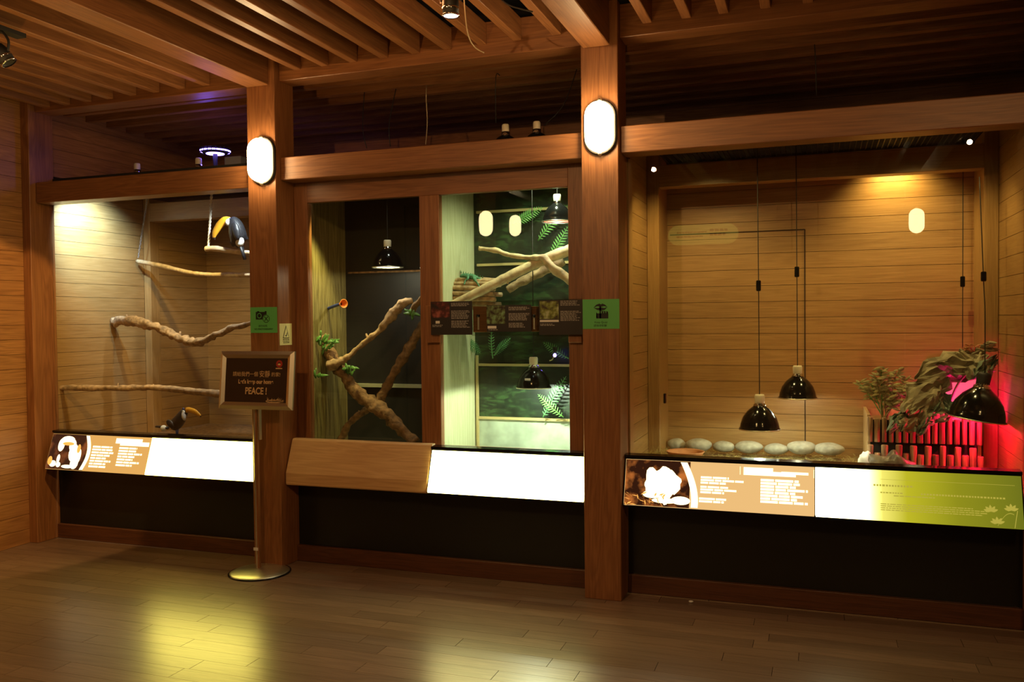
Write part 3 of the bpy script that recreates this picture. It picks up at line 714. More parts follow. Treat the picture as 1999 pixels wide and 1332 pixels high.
# ------------------------------------------------------------------ notices on the pillars
def notice(name, label, O, U, V, w_, h_, mat, cat='notice'):
    N = Vector(U).cross(Vector(V)); fr = (Vector(O), Vector(U), Vector(V), N)
    o = extrude_poly(name, rect(0, 0, w_, h_), fr, .0015, M[mat], None, .0005)
    tag(o, label, cat); return o, (fr[0]+N*.002, fr[1], fr[2], N)
o, f = notice('green_notice', 'green no photography notice on the pillar behind the sign stand', (-3.287, 0, 1.437), (1, 0, 0), (0, 0, 1), .192, .157, 'greenp')
prints('camera_icon', [rect(.040, .082, .105, .128), rect(.05, .126, .066, .133), rect(.105, .10, .118, .133)], f, M['ink'], o)
prints('camera_icon', ring(.066, .105, .012, .016), f, M['greenp'], o, .0012)
prints('camera_icon', [circ(.115, .086, .026)], f, M['greenp'], o, .0012)
prints('camera_icon', ring(.115, .086, .021, .0245)+[[(.101, .098), (.105, .101), (.129, .074), (.125, .071)], [(.125, .101), (.129, .098), (.105, .071), (.101, .074)]], f, M['ink'], o, .0016)
text('lettering', '請勿拍照', .016, f, .09, .036, M['ink'], o); text('lettering', 'NO PHOTOGRAPHY', .0145, f, .095, .018, M['ink'], o, bold=.0003)
o, f = notice('yellow_notice', 'small pale yellow warning notice on the side of the left lamp pillar', (-3.09, -.0+.012, 1.36), (0, 1, 0), (0, 0, 1), .13, .133, 'yellowp')
tri = [(.03, .042), (.10, .042), (.066, .122)]; tri2 = [(.037, .046), (.093, .046), (.066, .112)]
prints('triangle_icon', [tri], f, M['ink'], o); prints('triangle_icon', [tri2], f, M['yellowp'], o, .0012)
prints('triangle_icon', [[(.055, .064), (.064, .058), (.082, .088), (.078, .068), (.068, .052), (.056, .056)]], f, M['ink'], o, .0016)
prints('small_print', words(.03, .10, .032, .004, r3)+words(.03, .10, .022, .004, r3)+words(.035, .10, .013, .004, r3), f, M['ink'], o)
o, f = notice('green_notice', 'green hush notice with lips and raised finger on the right lamp pillar', (-1.183, 0, 1.449), (1, 0, 0), (0, 0, 1), .199, .157, 'greenp')
prints('hush_icon', [[(.060, .113), (.075, .128), (.092, .134), (.100, .129), (.108, .134), (.122, .128), (.136, .115), (.118, .120), (.10, .117), (.080, .120)],
    [(.060, .113), (.08, .110), (.10, .114), (.118, .110), (.136, .115), (.12, .100), (.10, .096), (.078, .101)],
    [(.092, .055), (.101, .055), (.101, .118), (.0965, .122), (.092, .118)], [(.075, .055), (.140, .055), (.140, .082), (.075, .082)],
    [(.104, .08), (.113, .08), (.113, .093), (.104, .095)], [(.116, .08), (.125, .08), (.125, .092), (.116, .095)], [(.128, .08), (.139, .08), (.139, .090), (.129, .094)], [(.074, .06), (.081, .06), (.079, .085), (.075, .088)]], f, M['ink'], o)
text('lettering', 'Keep Quiet', .015, f, .10, .030, M['ink'], o); text('lettering', '請保持安靜', .014, f, .095, .012, M['ink'], o)
# ------------------------------------------------------------------ cards on the tank window
def card(label, x0, x1, z0, z1, photo, ph, lines, title, tz, extra=None, Y=.135):
    fr = (Vector((x0, Y, z0)), Vector((1, 0, 0)), Vector((0, 0, 1)), Vector((0, -1, 0)))
    W, H = x1-x0, z1-z0
    o = extrude_poly('info_card', rect(0, 0, W, H), fr, .004, M['cardk'], None, 0)
    tag(o, label, 'card')
    f = (fr[0]+Vector((0, -.0045, 0)), fr[1], fr[2], fr[3])
    u0, v0, u1, v1 = ph; prints('photo_print', [rect(u0*W, v0*H, u1*W, v1*H)], f, M[photo], o)
    ps = []
    for (a, b, n, ztop) in lines:
        for k in range(n): ps += words(a*W, (a+(b-a)*r3.uniform(.72, 1))*W, ztop*H-k*.0072, .0042, r3, .006, .02)
    prints('small_print', ps, f, M['cardtxt'], o)
    prints('title_print', [rect(title[0]*W, title[1]*H, title[2]*W, title[3]*H)], f, M['cardw'], o)
    if extra: prints('round_logo', ring(extra[0]*W, extra[1]*H, .010, .014, 18), f, M['redl'], o, .001)
    return o
Z = lambda px, py, Y=.135: at(px, py, Y)
a, b = Z(842, 654), Z(922, 588)
card('dark info card with a red animal photo, at the left of the card row', a.x, b.x, a.z, b.z, 'ph1', (.02, .52, .46, .98), [(.5, .98, 3, .93), (.5, .95, 7, .70), (.5, .98, 6, .40), (.04, .35, 2, .28)], (.12, .34, .22, .42), (.9, .12))
a, b = Z(951, 648), Z(1037, 595)
card('dark info card with a leaf pattern photo, in the middle of the card row', a.x, b.x, a.z, b.z, 'ph2', (.0, .30, .42, .98), [(.5, .98, 3, .90), (.5, .98, 6, .66), (.5, .9, 4, .30), (.04, .3, 1, .06)], (.02, .12, .22, .22), (.92, .1))
a, b = Z(1053, 654), Z(1137, 585)
card('dark info card with a lizard photo, beside the green hush notice', a.x, b.x, a.z, b.z, 'ph3', (.02, .46, .46, .97), [(.5, .98, 4, .95), (.5, .98, 8, .66), (.03, .4, 2, .30)], (.02, .37, .46, .43), (.96, .2))
a, b = Z(920, 656), Z(1054, 586); 
tag(box('acrylic_holder', a.x, b.x, .142, .146, a.z, b.z, M['acrylic'], None), 'clear acrylic holder behind the middle info card', 'holder')
tag(box('acrylic_holder', Z(1047, 660).x, Z(1137, 660).x-.002, .142, .146, a.z-.006, b.z+.004, M['acrylic'], None), 'clear acrylic holder behind the lizard info card', 'holder')
for k, (p0, p1, lb) in enumerate((((925, 649), (952, 598), 'wooden block with a sliding bolt left of the middle info card'), ((1038, 648), (1053, 598), 'wooden block with a sliding bolt right of the middle info card'))):
    a, b = Z(*p0, .16), Z(*p1, .16)
    t = thing('lock_block', ((a.x+b.x)/2, .17, a.z), lb, 'lock')
    box('block', a.x, b.x, .150, .204, a.z, b.z, redX, t, .002)
    cx = a.x+(.035 if k == 0 else .02)
    lathe('bolt_knob', [(0, .022), (.008, .018), (.009, 0)], (cx, .149, b.z-.055), M['black'], t, 12, (0, -1, 0))
    box('bolt', cx-.005, cx+.005, .143, .151, a.z+.015, b.z-.06, M['steel'], t, .001)
a, b = Z(835, 669, .18), Z(862, 597, .18)
t = thing('frame_catch', (a.x, .18, a.z), 'wooden catch plate behind the left info card', 'catch')
box('catch_plate', a.x, b.x, .155, .189, a.z, b.z, redZ, t, .002)
a, b = Z(1112, 669, .18), Z(1137, 590, .18)
t = thing('frame_catch', (a.x, .18, a.z), 'wooden catch plate behind the lizard info card', 'catch')
box('catch_plate', a.x, min(b.x, -1.187), .155, .189, a.z, b.z, redZ, t, .002)
# ------------------------------------------------------------------ dome lamps
def dome_lamp(c, r, label, cordtop=None, tilt=(0, 0, 1), inner='white', bulb='coolbulb', power=6, lcol=(1, .9, .6), block=None, name='dome_lamp', hookonly=False, grp=None):
    # c = centre of the rim; tilt = axis pointing from rim to socket
    c = Vector(c); ax = Vector(tilt).normalized()
    t = thing(name, c, label, 'lamp', grp)
    prof = [(r, 0), (r*1.04, 0), (r*1.04, .004), (r*.99, .008), (r*.95, r*.30), (r*.84, r*.62), (r*.62, r*.93), (r*.42, r*1.10), (r*.34, r*1.16), (r*.30, r*1.22)]
    lathe('dome', prof, c, M['black'], t, 32, ax)
    lathe('reflector', [(r*.985, .004), (r*.93, r*.30), (r*.82, r*.60), (r*.60, r*.90), (0, r*1.1)], c, M[inner], t, 28, ax)
    tag(lathe('rim', [(r*.985, -.003), (r*1.05, -.003), (r*1.05, .003), (r*.985, .003)], c, M['steel'], t, 32, ax), 'pale metal rim')
    lathe('neck', [(r*.31, 0), (r*.31, r*.10), (r*.24, r*.14), (r*.24, r*.3)], c+ax*r*1.18, M['chrome'], t, 20, ax)
    lathe('socket', [(r*.24, 0), (r*.26, r*.36), (r*.22, r*.46), (0, r*.46)], c+ax*r*1.34, M['cream'], t, 18, ax)
    lathe('bulb', [(0, 0), (r*.25, r*.03), (r*.32, r*.25), (r*.22, r*.55), (0, r*.7)], c+ax*r*.10, M[bulb], t, 16, ax)
    if power: lamp('dome_bulb', 'POINT', c+ax*r*.06, power, lcol, None, .012)
    if cordtop is not None:
        top = Vector(cordtop); bot = c+ax*r*1.8
        tube('cord', [bot, bot*.97+top*.03, bot*.5+top*.5, top], .0028, M['cord'], t, 6, n=3)
        if block is not None:
            p = bot+(top-bot)*block
            box('cord_adjuster', p.x-.013, p.x+.013, p.y-.009, p.y+.009, p.z-.03, p.z+.03, M['black'], t, .004)
    return t
Y1 = .55; c = at(1483, 838, Y1); topz = 2.52
dome_lamp(c, pxm(34.5, Y1), 'black hanging dome lamp on a cord, the lower left one in the tortoise case', (at(1478, 300, Y1).x, Y1, 2.525), block=(at(1481, 560, Y1).z-c.z-.19)/(2.52-c.z-.19), power=9, lcol=(.9, 1, .62))
Y2 = .85; c = at(1557, 777, Y2)
Y2 = .76; c = at(1557, 777, Y2)
dome_lamp(c, pxm(31.5, Y2), 'black hanging dome lamp on a cord, higher and right of its twin', (at(1554, 350, Y2).x, Y2, 2.525), block=(at(1556, 535, Y2).z-c.z-.17)/(2.52-c.z-.17), power=5, lcol=(1, .92, .6))
# red lamp, tilted, at the right
Y3 = .50; c = at(1906, 818, Y3)
dome_lamp(c, pxm(43, Y3), 'black tilted dome lamp shining red over the log planter', None, (.16, .0, 1), 'redl', 'redbulb', 13, (1, .01, .07))
[ch.data.materials.__setitem__(0, M['blackm']) for ch in bpy.data.objects['dome_lamp.002'].children if ch.name.startswith('socket')]
ct = c+Vector((.16, 0, 1)).normalized()*pxm(43, Y3)*1.8
tube('lamp_cord', [ct, (ct.x, ct.y, ct.z+.3), at(1920, 545, Y3), at(1912, 345, Y3)], .0028, M['cord'], bpy.data.objects['dome_lamp.002'], 6)
p = at(1920, 540, Y3); box('cord_adjuster', p.x-.013, p.x+.013, p.y-.009, p.y+.009, p.z-.025, p.z+.025, M['black'], bpy.data.objects['dome_lamp.002'], .004)
lamp('red_fill', 'POINT', at(1890, 790, .66), 4, (1, .01, .20), None, .02)  # red fill added for the upright board; no second lamp here
p0, p1 = at(1880, 338, .95), at(1879, 690, .95)
t = bpy.data.objects['dome_lamp.002']
tube('cord', [(p1.x, .95, 2.49), ((p0.x+p1.x)/2, .95, 1.9), p1], .0026, M['cord'], t, 6)
p = at(1879, 550, .95); box('cord_adjuster', p.x-.012, p.x+.012, .941, .959, p.z-.03, p.z+.03, M['black'], t, .004)
# tank lamps
c = at(1042, 757, .5)
dome_lamp(c, pxm(33, .5), 'dark dome lamp hanging low inside the green lit tank', (c.x, .5, 2.49), power=34, lcol=(.85, 1, .8), bulb='coolbulb', inner='white')
tag(box('lamp_label', c.x-.022, c.x+.012, .5-pxm(33, .5)-.001, .5-pxm(33, .5)+.004, c.z+.05, c.z+.063, M['cardw'], bpy.data.objects['dome_lamp.003']), 'small white sticker')
c = at(1088, 433, .45)
dome_lamp(c, pxm(29, .45), 'dark dome lamp with a red rim at the top of the green lit tank', (c.x, .45, 2.525), power=5, lcol=(.85, 1, .8), inner='redl')
c = at(757, 522, .5)
dome_lamp(c, pxm(31, .5), 'black dome lamp hanging in the dark tank above the crossed branches', (c.x, .5, 2.525), power=5, lcol=(1, .9, .62))
# small bulb behind
c = at(1083, 690, .7); t = thing('small_lamp', c, 'tiny violet lit bulb on a bracket beside the low tank lamp', 'lamp')
lathe('socket', [(0, .04), (.012, .04), (.013, 0), (0, 0)], c, M['cord'], t, 12); ellipsoid('bulb', c-Vector((0, 0, .012)), (.010, .010, .012), M['uv'], t)
tube('bracket', [c, c+Vector((-.03, .05, -.04)), c+Vector((-.06, .09, -.05))], .004, M['rail'], t, 6)
# lamps standing on the mesh lids
for (px, py, Y, lb) in ((987, 262, .42, 'lamp with a cream socket standing on the lid above the green tank, left one'), (1048, 260, .42, 'lamp with a cream socket standing on the lid above the green tank, right one'),
                        (268, 338, .6, 'lamp with a cream socket standing on the toucan case lid'), (388, 334, .6, 'lamp with a violet lit socket on the toucan case lid')):
    p = at(px, py, Y); r = .085; z0 = 2.521
    t = thing('lid_lamp', (p.x, Y, z0), lb, 'lamp')
    lathe('dome', [(r, 0), (r*1.02, .004), (r*.9, r*.4), (r*.62, r*.8), (r*.4, r*.95), (r*.3, r*1.0)], (p.x, Y, z0), M['black'], t, 28)
    lathe('neck', [(r*.3, 0), (r*.3, .02), (r*.2, .022)], (p.x, Y, z0+r), M['chrome'], t, 18)
    lathe('socket', [(.022, 0), (.022, .04), (.018, .048), (0, .048)], (p.x, Y, z0+r+.018), M['cream'], t, 18)
p = at(420, 292, .75); r = .105; t = thing('violet_lamp', (p.x, .75, 2.521), 'glowing violet ring lamp on the toucan case lid', 'lamp')
lathe('stem', [(.010, 0), (.018, p.z-2.521)], (p.x, .75, 2.521), M['blackm'], t, 12)
lathe('housing', [(0, .0), (r*.8, 0), (r, .02), (r, .035), (0, .037)], (p.x, .75, p.z-.03), M['blackm'], t, 28)
lathe('glow_disc', [(0, -.002), (r*.60, -.002), (r*.62, .003)], (p.x, .75, p.z-.031), M['uv'], t, 24)
lathe('glow_ring', [(r*.97, -.004), (r*1.03, -.004), (r*1.03, .004)], (p.x, .75, p.z-.014), M['uv'], t, 24)
for k in range(22):
    a = 2*PI*k/22; box('fin', p.x+r*math.cos(a)-.003, p.x+r*math.cos(a)+.003, .75+r*math.sin(a)-.003, .75+r*math.sin(a)+.003, p.z-.028, p.z+.006, M['blackm'], t)
lamp('violet_glow', 'POINT', (p.x, .66, p.z+.05), 1.0, (.22, .12, 1), None, .05)
t = thing('ballast_box', (at(475, 320, .6).x, .6, 2.521), 'small violet lit ballast box beside the lamp pillar, on the lid', 'box')
box('body', at(447, 320, .6).x, at(478, 320, .6).x, .55, .65, 2.521, at(460, 308, .6).z, plain('grey_box', (.25, .25, .3), .5), t, .004)
p = at(328, 330, .6); t = thing('lid_fan', (p.x, .6, 2.521), 'low grey round fan housing on the toucan case lid', 'fan')
lathe('housing', [(.09, 0), (.088, .03), (.05, .052), (0, .055)], (p.x, .6, 2.521), plain('grey_fan', (.2, .2, .26), .45), t, 24)
for k in range(5): lathe('grill_ring', [(.012+.014*k, 0), (.014+.014*k, .003), (.016+.014*k, 0)], (p.x, .6, 2.573-.0055*k*(k+1)/2), M['blackm'], t, 20)
# hanging wires above the tanks
for (x_, pts, lb) in ((0, [(968, 60), (968, 150), (968, 240)], 'thin wire hanging straight behind the cream socket lamps'), (0, [(822, 150), (832, 190), (834, 240), (831, 282)], 'thin pale wire hanging above the mullion'),
                      (0, [(762, 170), (760, 240), (762, 286)], 'thin wire hanging left of the mullion'), (0, [(700, 215), (708, 250), (716, 290)], 'short slanting wire above the dark tank'),
                      (0, [(1120, 175), (1100, 205), (1062, 245)], 'thin cable running down to the right cream socket lamp')):
    P = [at(px, py, .5) for px, py in pts]
    P[0].z = 3.005; P[0].y = .58
    tag(tube('hanging_wire', P, .0028, M['cordp'] if 'pale' in lb else M['cord'], None, 6), lb, 'wire')
P = [at(1590, 55, .6), at(1592, 120, .6), at(1594, 186, .6)]; P[0].z = 3.0
tag(tube('hanging_wire', P, .003, M['cord'], None, 6), 'thin dark wire hanging above the tortoise case', 'wire')
# ------------------------------------------------------------------ ceiling spotlights
def spot(c, d, lab, glow=True):
    c = Vector(c); d = Vector(d).normalized()
    t = thing('ceiling_spotlight', c, lab, 'spotlight')
    lathe('housing', [(.0, -.09), (.028, -.09), (.036, -.06), (.036, 0), (.030, .0), (.028, -.02), (0, -.02)], c, M['blackm'], t, 24, d)
    lathe('trim_ring', [(.036, -.004), (.039, -.002), (.039, .004), (.034, .005)], c, M['chrome'], t, 24, d)
    lathe('trim_ring', [(.0365, -.034), (.038, -.032), (.038, -.026), (.0365, -.024)], c, M['chrome'], t, 24, d)
    if glow: lathe('lens', [(0, .0), (.033, .0)], c+d*.001, emis('spot_lens', (1, .62, .55), 9), t, 24, d)
    b = c-d*.06
    tube('bracket', [b+Vector((.045, 0, 0)), b+Vector((.05, 0, .05)), (b.x, b.y, b.z+.10), b+Vector((-.05, 0, .05)), b+Vector((-.045, 0, 0))], .006, M['blackm'], t, 8)
    box('mount', b.x-.03, b.x+.03, b.y-.12, b.y+.12, b.z+.10, b.z+.12, M['blackm'], t)
    return t
c = at(880, 30, -.95); spot(c, (0, 0, -1), 'lit pink glowing ceiling spotlight between the middle joists')
lamp('pink_spill', 'POINT', c+Vector((-.05, 0, .06)), 1.6, (1, .35, .12), None, .03)
lamp('spot_beam', 'SPOT', c+Vector((0, 0, -.02)), 12, (1, .6, .3), (c.x, -.9, 0), .03, 70)
c = at(17, 122, -1.3); spot(c, (.5, .3, -.85), 'unlit black ceiling spotlight at the far left edge', False)
P = [at(905, -12, -.8), at(912, 60, -.7), at(925, 90, -.6), at(945, 103, -.55)]
tag(tube('loose_cable', P, .003, M['cordp'], None, 6), 'loose pale cable dangling beside the lit ceiling spotlight', 'cable')
P = [at(980, 0, -.6), at(998, 12, -.6), at(1040, 23, -.6)]
tag(tube('loose_cable', P, .004, M['cord'], None, 6), 'dark cable looping between joists left of the right ceiling beam', 'cable')

# ------------------------------------------------------------------ left case contents
def branch(name, pts, rads, mat, label, rough=.35, seed=0, stubs=()):
    P = [at(*p) for p in pts]; R = [pxm(r, pts[i][2], pts[i][0]) for i, r in enumerate(rads)]
    p, r = smoothpath(P, R, 7); V, F = tubedata(p, r, 12, rough, seed)
    for (i, d, L_, rr) in stubs:
        a = P[i]; q = [a, a+Vector(d)*L_*.5, a+Vector(d)*L_]; v, f = tubedata(q, [rr, rr*.8, rr*.5], 8, .2); k = len(V); V += v; F += [tuple(x+k for x in g) for g in f]
    o = mesh_obj(name, V, F, mat, None, None, True); return tag(o, label, 'branch')
xl = -5.098
b1 = at(266, 510, 0); yb = atx(266, 510, xl).y
branch('branch', [(268, 510, yb-.02), (310, 518, yb-.12), (360, 530, yb-.25), (400, 536, yb-.33), (450, 537, yb-.40), (510, 538, yb-.46)], [4, 4.5, 4, 4, 4.5, 4.5], M['barkp'], 'thin pale branch slung across the upper part of the toucan case', .15, 1)
yb = atx(222, 628, xl).y
branch('branch', [(222, 630, yb-.02), (250, 626, yb-.10), (287, 634, yb-.20), (325, 648, yb-.26), (350, 660, yb-.30), (378, 669, yb-.33), (400, 664, yb-.36), (440, 646, yb-.38), (500, 628, yb-.42)], [8, 9, 8.5, 7.5, 8, 9, 6.5, 6, 5], M['bark'], 'thick gnarled branch bent in the middle of the toucan case', .55, 5,
       ((4, (.2, 0, .9), .05, .012), (1, (-.3, 0, .9), .05, .01)))
yb = atx(118, 758, xl).y
branch('branch', [(110, 758, max(.24, yb)), (160, 757, .30), (230, 758, .34), (300, 757, .36), (370, 764, .37), (432, 770, .38)], [4.5, 6, 5.5, 6, 6.5, 7], M['bark'], 'straight brown branch low in the toucan case, left of the sign', .3, 9,
       ((2, (.1, 0, 1), .035, .006), (3, (.2, -.3, .8), .03, .007)))
# chain holding the upper branch
P = [at(284, 395, .62), at(276, 450, .65), at(268, 505, .68)]
def chain(name, a, b, r, n, mat, par=None):
    V, F = [], []
    for k in range(n):
        p = a.lerp(b, (k+.5)/n); h = (b-a)/n*.62
        q = [p+h*math.cos(t_)+Vector((1, 0, 0) if k % 2 else (0, 1, 0))*r*math.sin(t_) for t_ in [2*PI*i/8 for i in range(9)]]
        v, f = tubedata(q, [r*.35]*9, 5); kk = len(V); V += v; F += [tuple(x+kk for x in g) for g in f]
    return mesh_obj(name, V, F, mat, par, None, True)
P0 = at(288, 380, .75); yb = atx(266, 510, xl).y
tag(chain('steel_chain', at(290, 372, yb-.06), at(270, 503, yb-.05), .006, 34, M['chain']), 'grey chain holding up the end of the thin upper branch', 'chain')
# swing perch
YS = .52
t = thing('swing_perch', at(432, 488, YS), 'rope swing with a pale wooden perch under the toucan', 'swing')
tube('perch', [at(402, 486, YS), at(425, 486, YS), at(455, 491, YS), at(500, 495, YS)], [pxm(6, YS), pxm(6.5, YS), pxm(5.5, YS), pxm(5, YS)], M['barkp'], t, 12, .12)
def rope(name, a, b, r, par):
    V, F = [], []
    for s in range(2):
        n = 60; q = [a.lerp(b, k/n)+Vector((math.cos(k*.9+s*PI)*r*.5, math.sin(k*.9+s*PI)*r*.5, 0)) for k in range(n+1)]
        v, f = tubedata(q, [r*.6]*(n+1), 6); kk = len(V); V += v; F += [tuple(x+kk for x in g) for g in f]
    return mesh_obj(name, V, F, M['rope'], par, None, True)
rope('rope', at(407, 482, YS), at(414, 365, YS), .009, t)
rope('rope', at(496, 490, YS), at(503, 365, YS), .009, t)
def toucan(pref, body, tail, head, billp, bib, rump, label, eye, YB, bellyrad, legs, flip=1):
    s = pxm(1, YB)
    G = lambda x, y, d=0: at(x, y, YB)+Vector((0, d, 0))
    base_ = G(*body[0][:2]); t = thing('toucan', base_, label, 'toucan')
    vs = [G(x, y) for x, y, r in body]; ed = [(i, i+1) for i in range(len(vs)-1)]; rd = [r*s*1.3 for x, y, r in body]
    for (i, x, y, d) in legs:
        n = len(vs); vs += [G(x, y, d)]; ed.append((i, n)); rd.append(3.0*s)
    b = skin('body', vs, ed, rd, M['feather'], t, 2)
    P = [G(x, y) for x, y, r in billp]; p, r = smoothpath(P, [r*s for x, y, r in billp], 5)
    n = int(len(p)*.84)
    V, F = tubedata(p[:n+1], r[:n+1], 12, flat=(.55, 1)); bl = mesh_obj('bill', V, F, M['bill'], t, None, True)
    V, F = tubedata(p[n:], r[n:], 12, flat=(.55, 1)); tp = mesh_obj('bill_tip', V, F, M['billtip'], bl, None, True)
    x, y, a_, b_, an = bib
    ax = Matrix.Rotation(math.radians(an), 3, 'Y')
    ellipsoid('throat_patch', G(x, y, -bellyrad*s*.35), (a_*s, bellyrad*s*.62, b_*s), M['bib'], t, ax)
    x, y, a_, b_, an = rump
    ellipsoid('rump_patch', G(x, y, -bellyrad*s*.25), (a_*s, bellyrad*s*.6, b_*s), M['bib'], t, Matrix.Rotation(math.radians(an), 3, 'Y'))
    V, F = tubedata([G(x, y) for x, y, r in tail], [r*s for x, y, r in tail], 10, flat=(.8, .5)); mesh_obj('tail', V, F, M['feather'], t, None, True)
    e = ellipsoid('eye_ring', G(eye[0], eye[1], -eye[2]*s), (2.6*s, 1.4*s, 2.6*s), M['blue'], t); ellipsoid('pupil', G(eye[0], eye[1], -(eye[2]+1)*s), (1.2*s, 1.0*s, 1.2*s), M['ink'], e)
    # folded wing
    return t, s, G
t, s, G = toucan('a', [(468, 470, 13), (462, 455, 16), (461, 442, 15), (457, 432, 10), (451, 430, 9)], [(470, 478, 8), (474, 492, 7), (478, 507, 6)], None,
    [(449, 431, 7.5), (438, 431, 9), (428, 441, 9.5), (420, 454, 7.5), (418, 463, 4), (420, 468, 1.2)], (450, 435, 8, 9, 10), (470, 472, 10, 12, 5),
    'toucan with a drooping orange bill perched on the rope swing', (454, 428, 8), .50, 14, ((1, 456, 483, -.01), (1, 461, 485, .02)))
ellipsoid('wing', G(469, 452, -.045), (9*s, 6*s, 21*s), M['feather'], t, Matrix.Rotation(math.radians(-14), 3, 'Y'))
Yt = .30
t, s, G = toucan('b', [(335, 836, 9), (343, 829, 12), (352, 819, 11), (358, 807, 8), (362, 802, 7)], [(328, 836, 7), (317, 834, 6), (305, 833, 5)], None,
    [(364, 801, 6), (370, 801, 6.5), (380, 804, 6), (386, 808, 4.5), (391, 812, 2.5), (392, 815, 1)], (361, 811, 5, 12, -8), (321, 836, 8, 7, 0),
    'toucan with a white bib standing on the case floor at the glass', (362, 798, 7), Yt, 10, ())
z0 = FZ
tube('leg', [G(345, 838), G(346, 850), Vector((G(346, 850).x, Yt, z0+.006))], [.011, .008, .006], M['blue'], t, 8)
tube('leg', [G(340, 840, .03), G(340, 850, .03), Vector((G(340, 850).x, Yt+.03, z0+.006))], [.011, .008, .006], M['blue'], t, 8)
ellipsoid('wing', G(340, 827, -.035), (13*s, 5*s, 8*s), M['feather'], t, Matrix.Rotation(math.radians(38), 3, 'Y'))
# ------------------------------------------------------------------ dark tank contents
MT = 'dark tank'
branch('branch', [(625, 655, .52), (645, 692, .50), (672, 732, .47), (700, 770, .45), (730, 792, .44), (760, 815, .42), (790, 845, .38), (812, 866, .34)], [13, 12, 12, 12, 13, 13, 11, 11], M['bark2'], 'thick brown branch falling to the right across the dark tank', .4, 3, ((4, (.4, 0, .8), .05, .02),))
branch('branch', [(641, 714, .42), (665, 706, .43), (690, 688, .45), (718, 662, .48), (745, 641, .50), (770, 610, .53), (788, 592, .55), (806, 588, .57)], [10, 8, 5, 5, 7, 9, 9, 5], M['bark'], 'knobbly branch rising from its sawn end to the dome lamp, dark tank', .5, 13, ((5, (.5, 0, .6), .05, .012), (3, (-.3, 0, .9), .04, .01)))
branch('branch', [(840, 612, .62), (812, 658, .62), (790, 695, .60), (762, 742, .57), (737, 785, .55), (705, 808, .53), (680, 830, .51), (664, 862, .50)], [9, 9, 9, 8, 9, 6, 6, 7], M['bark2'], 'long slanting branch crossing behind the thick one in the dark tank', .35, 21, ((1, (-.6, -.2, .5), .04, .01), (5, (-.5, 0, .5), .04, .008)))
branch('branch', [(800, 612, .5), (812, 596, .48), (835, 570, .46)], [4, 6, 6], M['bark2'], 'short branch end entering the dark tank at the mullion', .3, 33)
def leafmesh(c, d, n, L_, W_, curl=.3, seg=5, lob=0, rnd=random):
    d = d.normalized(); s = d.cross(n).normalized(); n = s.cross(d).normalized(); V, F = [], []
    for i in range(seg+1):
        t_ = i/seg; w_ = W_*math.sin(PI*min(1, .12+.88*t_))**.8*(1 if i < seg else 0)
        if lob: w_ *= 1+lob*math.sin(t_*PI*3)
        p = c+d*L_*t_-n*curl*L_*t_*t_
        V += [p-s*w_+n*w_*.25, p, p+s*w_+n*w_*.25]
    for i in range(seg):
        k = i*3; F += [(k, k+1, k+4, k+3), (k+1, k+2, k+5, k+4)]
    return V, F
def plant(name, label, items, mat, par=None, cat='plant', piece='leaf', th=.0012):
    base_ = items[0][0]; t = thing(name, base_, label, cat)
    for (c, d, n, L_, W_, curl) in items:
        V, F = leafmesh(c, d, n, L_, W_, curl); o = mesh_obj(piece, V, F, mat, t, c, True)
        md = o.modifiers.new('t', 'SOLIDIFY'); md.thickness = th
    return t
r4 = random.Random(11)
def cluster(cx, cy, Y, n, spread, L_, W_, rnd, up=.3):
    out = []
    for k in range(n):
        a = rnd.uniform(0, 2*PI); c = at(cx+spread*math.cos(a)*rnd.random(), cy+spread*1.2*math.sin(a)*rnd.random(), Y+rnd.uniform(-.03, .03))
        out.append((c, Vector((math.cos(a), rnd.uniform(-.5, .1), math.sin(a)+up)), Vector((0, -1, .4)), L_*rnd.uniform(.7, 1.2), W_*rnd.uniform(.8, 1.2), rnd.uniform(.1, .5)))
    return out
plant('leafy_vine', 'green leaves around the top of the thick branch, dark tank', cluster(628, 668, .44, 34, 24, .055, .0095, r4), M['leafg'])
plant('leafy_vine', 'small bright green leaves below the sawn branch end, dark tank', cluster(684, 722, .42, 14, 11, .05, .009, r4), M['leafg'])
plant('leafy_vine', 'small green leaves beside the mullion in the dark tank', cluster(806, 614, .44, 14, 12, .045, .008, r4), M['leafg'])
plant('leafy_vine', 'pale green leaves low on the mossy side of the dark tank', cluster(617, 735, .38, 12, 14, .05, .009, r4), M['leafg'])
t = thing('spray_nozzle', at(640, 604, .45), 'orange spray nozzle on a blue jointed hose, dark tank', 'nozzle')
tube('hose', [at(634, 606, .62), at(642, 602, .56), at(655, 597, .50), at(664, 594, .46)], .010, M['bluep'], t, 10)
ax = (at(678, 592, .42)-at(664, 594, .46)).normalized()
lathe('nozzle_cone', [(.010, 0), (.012, .012), (.030, .045), (.027, .045), (.010, .016)], at(664, 594, .46), M['orange'], t, 14, ax)
# ------------------------------------------------------------------ green tank contents
branch('branch', [(870, 600, .34), (930, 572, .38), (990, 542, .42), (1045, 515, .46), (1090, 496, .50), (1140, 478, .54)], [6, 9, 10, 10, 11, 11], M['barkp'], 'thick pale pole slanting up to the right in the green tank', .08, 2, ((2, (.2, -.3, -.8), .05, .008),))
branch('branch', [(992, 566, .6), (1020, 549, .6), (1060, 530, .6), (1100, 510, .6)], [7, 9, 9, 9], M['bark'], 'second darker pole behind the thick pale pole, green tank', .2, 4)
branch('branch', [(936, 486, .52), (965, 489, .50), (1000, 499, .47), (1040, 503, .44), (1062, 505, .43), (1085, 528, .42), (1130, 558, .40)], [4, 5.5, 4.5, 5.5, 8, 9, 9], M['barkp'], 'bent branch reaching left over the pale pole, green tank', .25, 8, ((0, (0, -.2, .8), .02, .006), (4, (-.6, 0, .45), .05, .008)))
YL = .52; a, b = at(884, 573, YL), at(972, 575, YL-.04)
